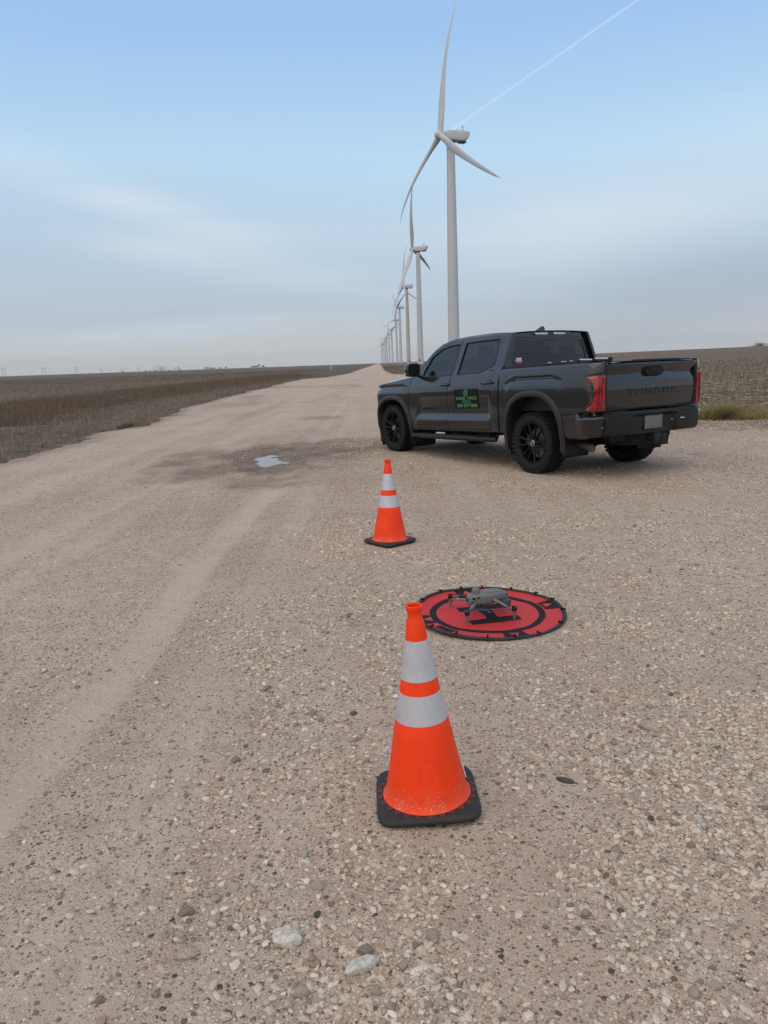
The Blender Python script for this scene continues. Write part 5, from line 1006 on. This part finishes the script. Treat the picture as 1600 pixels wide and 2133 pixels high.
# cabin
s = MB(); s.box((1.9, 0, .66), (2.3, 1.7, .06)); s.box((2.86, 0, 1.16), (.35, 1.66, .30), None, .06); tb('dashboard', s, 'seat')
for y_ in (.42, -.42):
    s = MB(); s.box((2.12, y_, .93), (.52, .50, .18), None, .05); s.box((1.84, y_, 1.28), (.16, .48, .62), Matrix.Rotation(R(-12), 3, 'Y'), .06); s.box((1.75, y_, 1.66), (.09, .26, .17), None, .035); tb('front_seat', s, 'seat')
s = MB(); s.box((1.25, 0, .95), (.5, 1.4, .18), None, .05); s.box((.95, 0, 1.26), (.15, 1.4, .6), Matrix.Rotation(R(-10), 3, 'Y'), .06)
for y_ in (.45, 0, -.45): s.box((.90, y_, 1.60), (.08, .24, .14), None, .03)
tb('rear_seat', s, 'seat')
s = MB(); rings = []; ax_ = Matrix.Rotation(R(-65), 3, 'Y')
for k in range(33):
    a = 2 * math.pi * k / 32; c = Vector((.19 * math.cos(a), .19 * math.sin(a), 0)); er = c.normalized(); rings.append([Vector((2.55, .42, 1.22)) + ax_ @ (c + er * .016 * math.cos(b_) + Vector((0, 0, .016 * math.sin(b_)))) for b_ in (2 * math.pi * j / 8 for j in range(8))])
s.loft(rings, False); s.tube([(2.56, .42, 1.215), (2.80, .42, 1.12)], .03, 8); tb('steering_wheel', s, 'seat')
# nose
s = MB()
s.box((4.36, 0, .86), (.10, 1.36, .56), None, .03); gr_ = tb('grille', s, 'gloss')
for k in range(7): s = MB(); s.box((4.418, 0, .66 + .07 * k), (.03, 1.22, .022), None, .006); tb('grille_bar', s, 'black', gr_)
s = MB(); s.box((4.36, 0, .52), (.14, 1.40, .16), None, .05); tb('front_bumper', s, 'paint')
# wheels
def wheel(x, sg):
    yo = .985; W_ = .275; w = empty('wheel', (x, sg * (yo - W_ / 2), .411)); w.parent = TK; w.rotation_euler = (R(0), R(9 if x > 1 else 23), 0 if sg > 0 else math.pi)
    h = W_ / 2; s = MB(); s.lathe([(.262, -h + .03), (.275, -h + .008), (.33, -h - .004), (.375, -h + .006), (.394, -h + .022), (.400, -h + .05), (.402, 0), (.400, h - .05), (.394, h - .022), (.375, h - .006), (.345, h + .003), (.31, h + .001), (.278, h - .010), (.262, h - .03)], 72, 'y', cap=False)
    nb = 42
    for r_i, (yc, wd, off, tang) in enumerate(((h - .022, .046, 0, .044), (h - .078, .040, .5, .038), (0, .045, .0, .034), (-h + .078, .040, .5, .038), (-h + .022, .046, 0, .044))):
        for k in range(nb):
            a = 2 * math.pi * (k + off) / nb; wob = .010 * (1 if k % 2 else -1) * (1 if r_i not in (0, 4) else .35); m = Matrix.Rotation(a, 3, 'Y') @ Matrix.Rotation(R(14 if r_i in (1, 3) else 0) * (1 if k % 2 else -1), 3, 'Z')
            c = Matrix.Rotation(a, 3, 'Y') @ Vector((0, yc + wob, .4025)); s.box(c, (tang, wd, .016), m)
    for k in range(nb):
        a = 2 * math.pi * k / nb; c = Matrix.Rotation(a, 3, 'Y') @ Vector((0, h - .004, .383)); s.box(c, (.034, .012, .030), Matrix.Rotation(a, 3, 'Y') @ Matrix.Rotation(R(-24), 3, 'X'))
    s.build('tyre', M['rubber'], w, True, 30)
    s = MB(); s.lathe([(.273, h - .012), (.270, h - .004), (.262, h - .006), (.252, h - .030), (.246, h - .10), (.240, -h + .03)], 60, 'y', cap=False)
    for k in range(6):
        for dlt in (-1, 1):
            a = 2 * math.pi * k / 6 + R(5); rt_ = Matrix.Rotation(a, 3, 'Y'); p0 = rt_ @ Vector((dlt * .022, h - .040, .060)); p1 = rt_ @ Vector((dlt * .034, h - .024, .15)); p2 = rt_ @ Vector((dlt * .062, h - .014, .258)); s.tube([p0, p1, p2], [.021, .018, .020], 6, True, .7)
    s.lathe([(.085, h - .075), (.085, h - .045), (.070, h - .030), (.040, h - .028)], 30, 'y')
    for k in range(6): a = 2 * math.pi * k / 6 + R(35); c = Matrix.Rotation(a, 3, 'Y') @ Vector((0, h - .034, .062)); s.tube([c - Vector((0, .01, 0)), c + Vector((0, .014, 0))], .011, 6)
    s.build('rim', M['rim'], w, True, 40); s = MB(); s.lathe([(.245, -h + .045), (.245, -h + .055), (.05, -h + .06)], 32, 'y'); s.build('dark_cover_disc', M['under'], w)  # inner dark disc added to hide the bright patch inside the wheel
    s = MB(); s.lathe([(.200, h - .150), (.200, h - .130), (.09, h - .128)], 36, 'y'); s.box((.155, h - .115, .06), (.07, .05, .15), Matrix.Rotation(R(20), 3, 'Y'), .01); s.build('brake_disc', M['brake'], w, True, 40)
    s = MB(); s.lathe([(.043, h - .032), (.043, h - .018), (.036, h - .014), (.034, h - .016)], 32, 'y', cap=False); s.build('cap_ring', M['chrome'], w); s = MB(); s.lathe([(.035, h - .03), (.035, h - .017), (.01, h - .015)], 28, 'y'); s.build('hub_cap', M['gloss'], w)
    s = MB()
    for rx, rz, oz in ((.024, .010, .008), (.009, .020, 0.0)):
        q = []
        for k in range(21): a = 2 * math.pi * k / 20; q.append((rx * math.cos(a), h - .0135, oz + rz * math.sin(a)))
        s.tube(q, .0026, 5, False)
    s.build('cap_emblem', M['chrome'], w)
for x in (0, 3.70):
    for sg in (1, -1): wheel(x, sg)
tag(TK, 'dark grey crew cab pickup truck with black wheels, parked on the gravel', 'pickup truck')

# ------------------------------------------------------------------ thin haze over the plain
hm = bpy.data.materials.new('haze_air'); hm.use_nodes = True; ht = hm.node_tree; ht.nodes.clear(); ho = N(ht, 'ShaderNodeOutputMaterial'); hv = N(ht, 'ShaderNodeVolumePrincipled', i_Density=.00006); hv.inputs['Color'].default_value = (.93, .95, 1, 1); L(ht, hv.outputs[0], ho.inputs['Volume'])
s = MB(); s.box((0, 4600, 72.5), (21000, 11000, 151)); tag(s.build('haze', hm, None, False), kind='stuff')
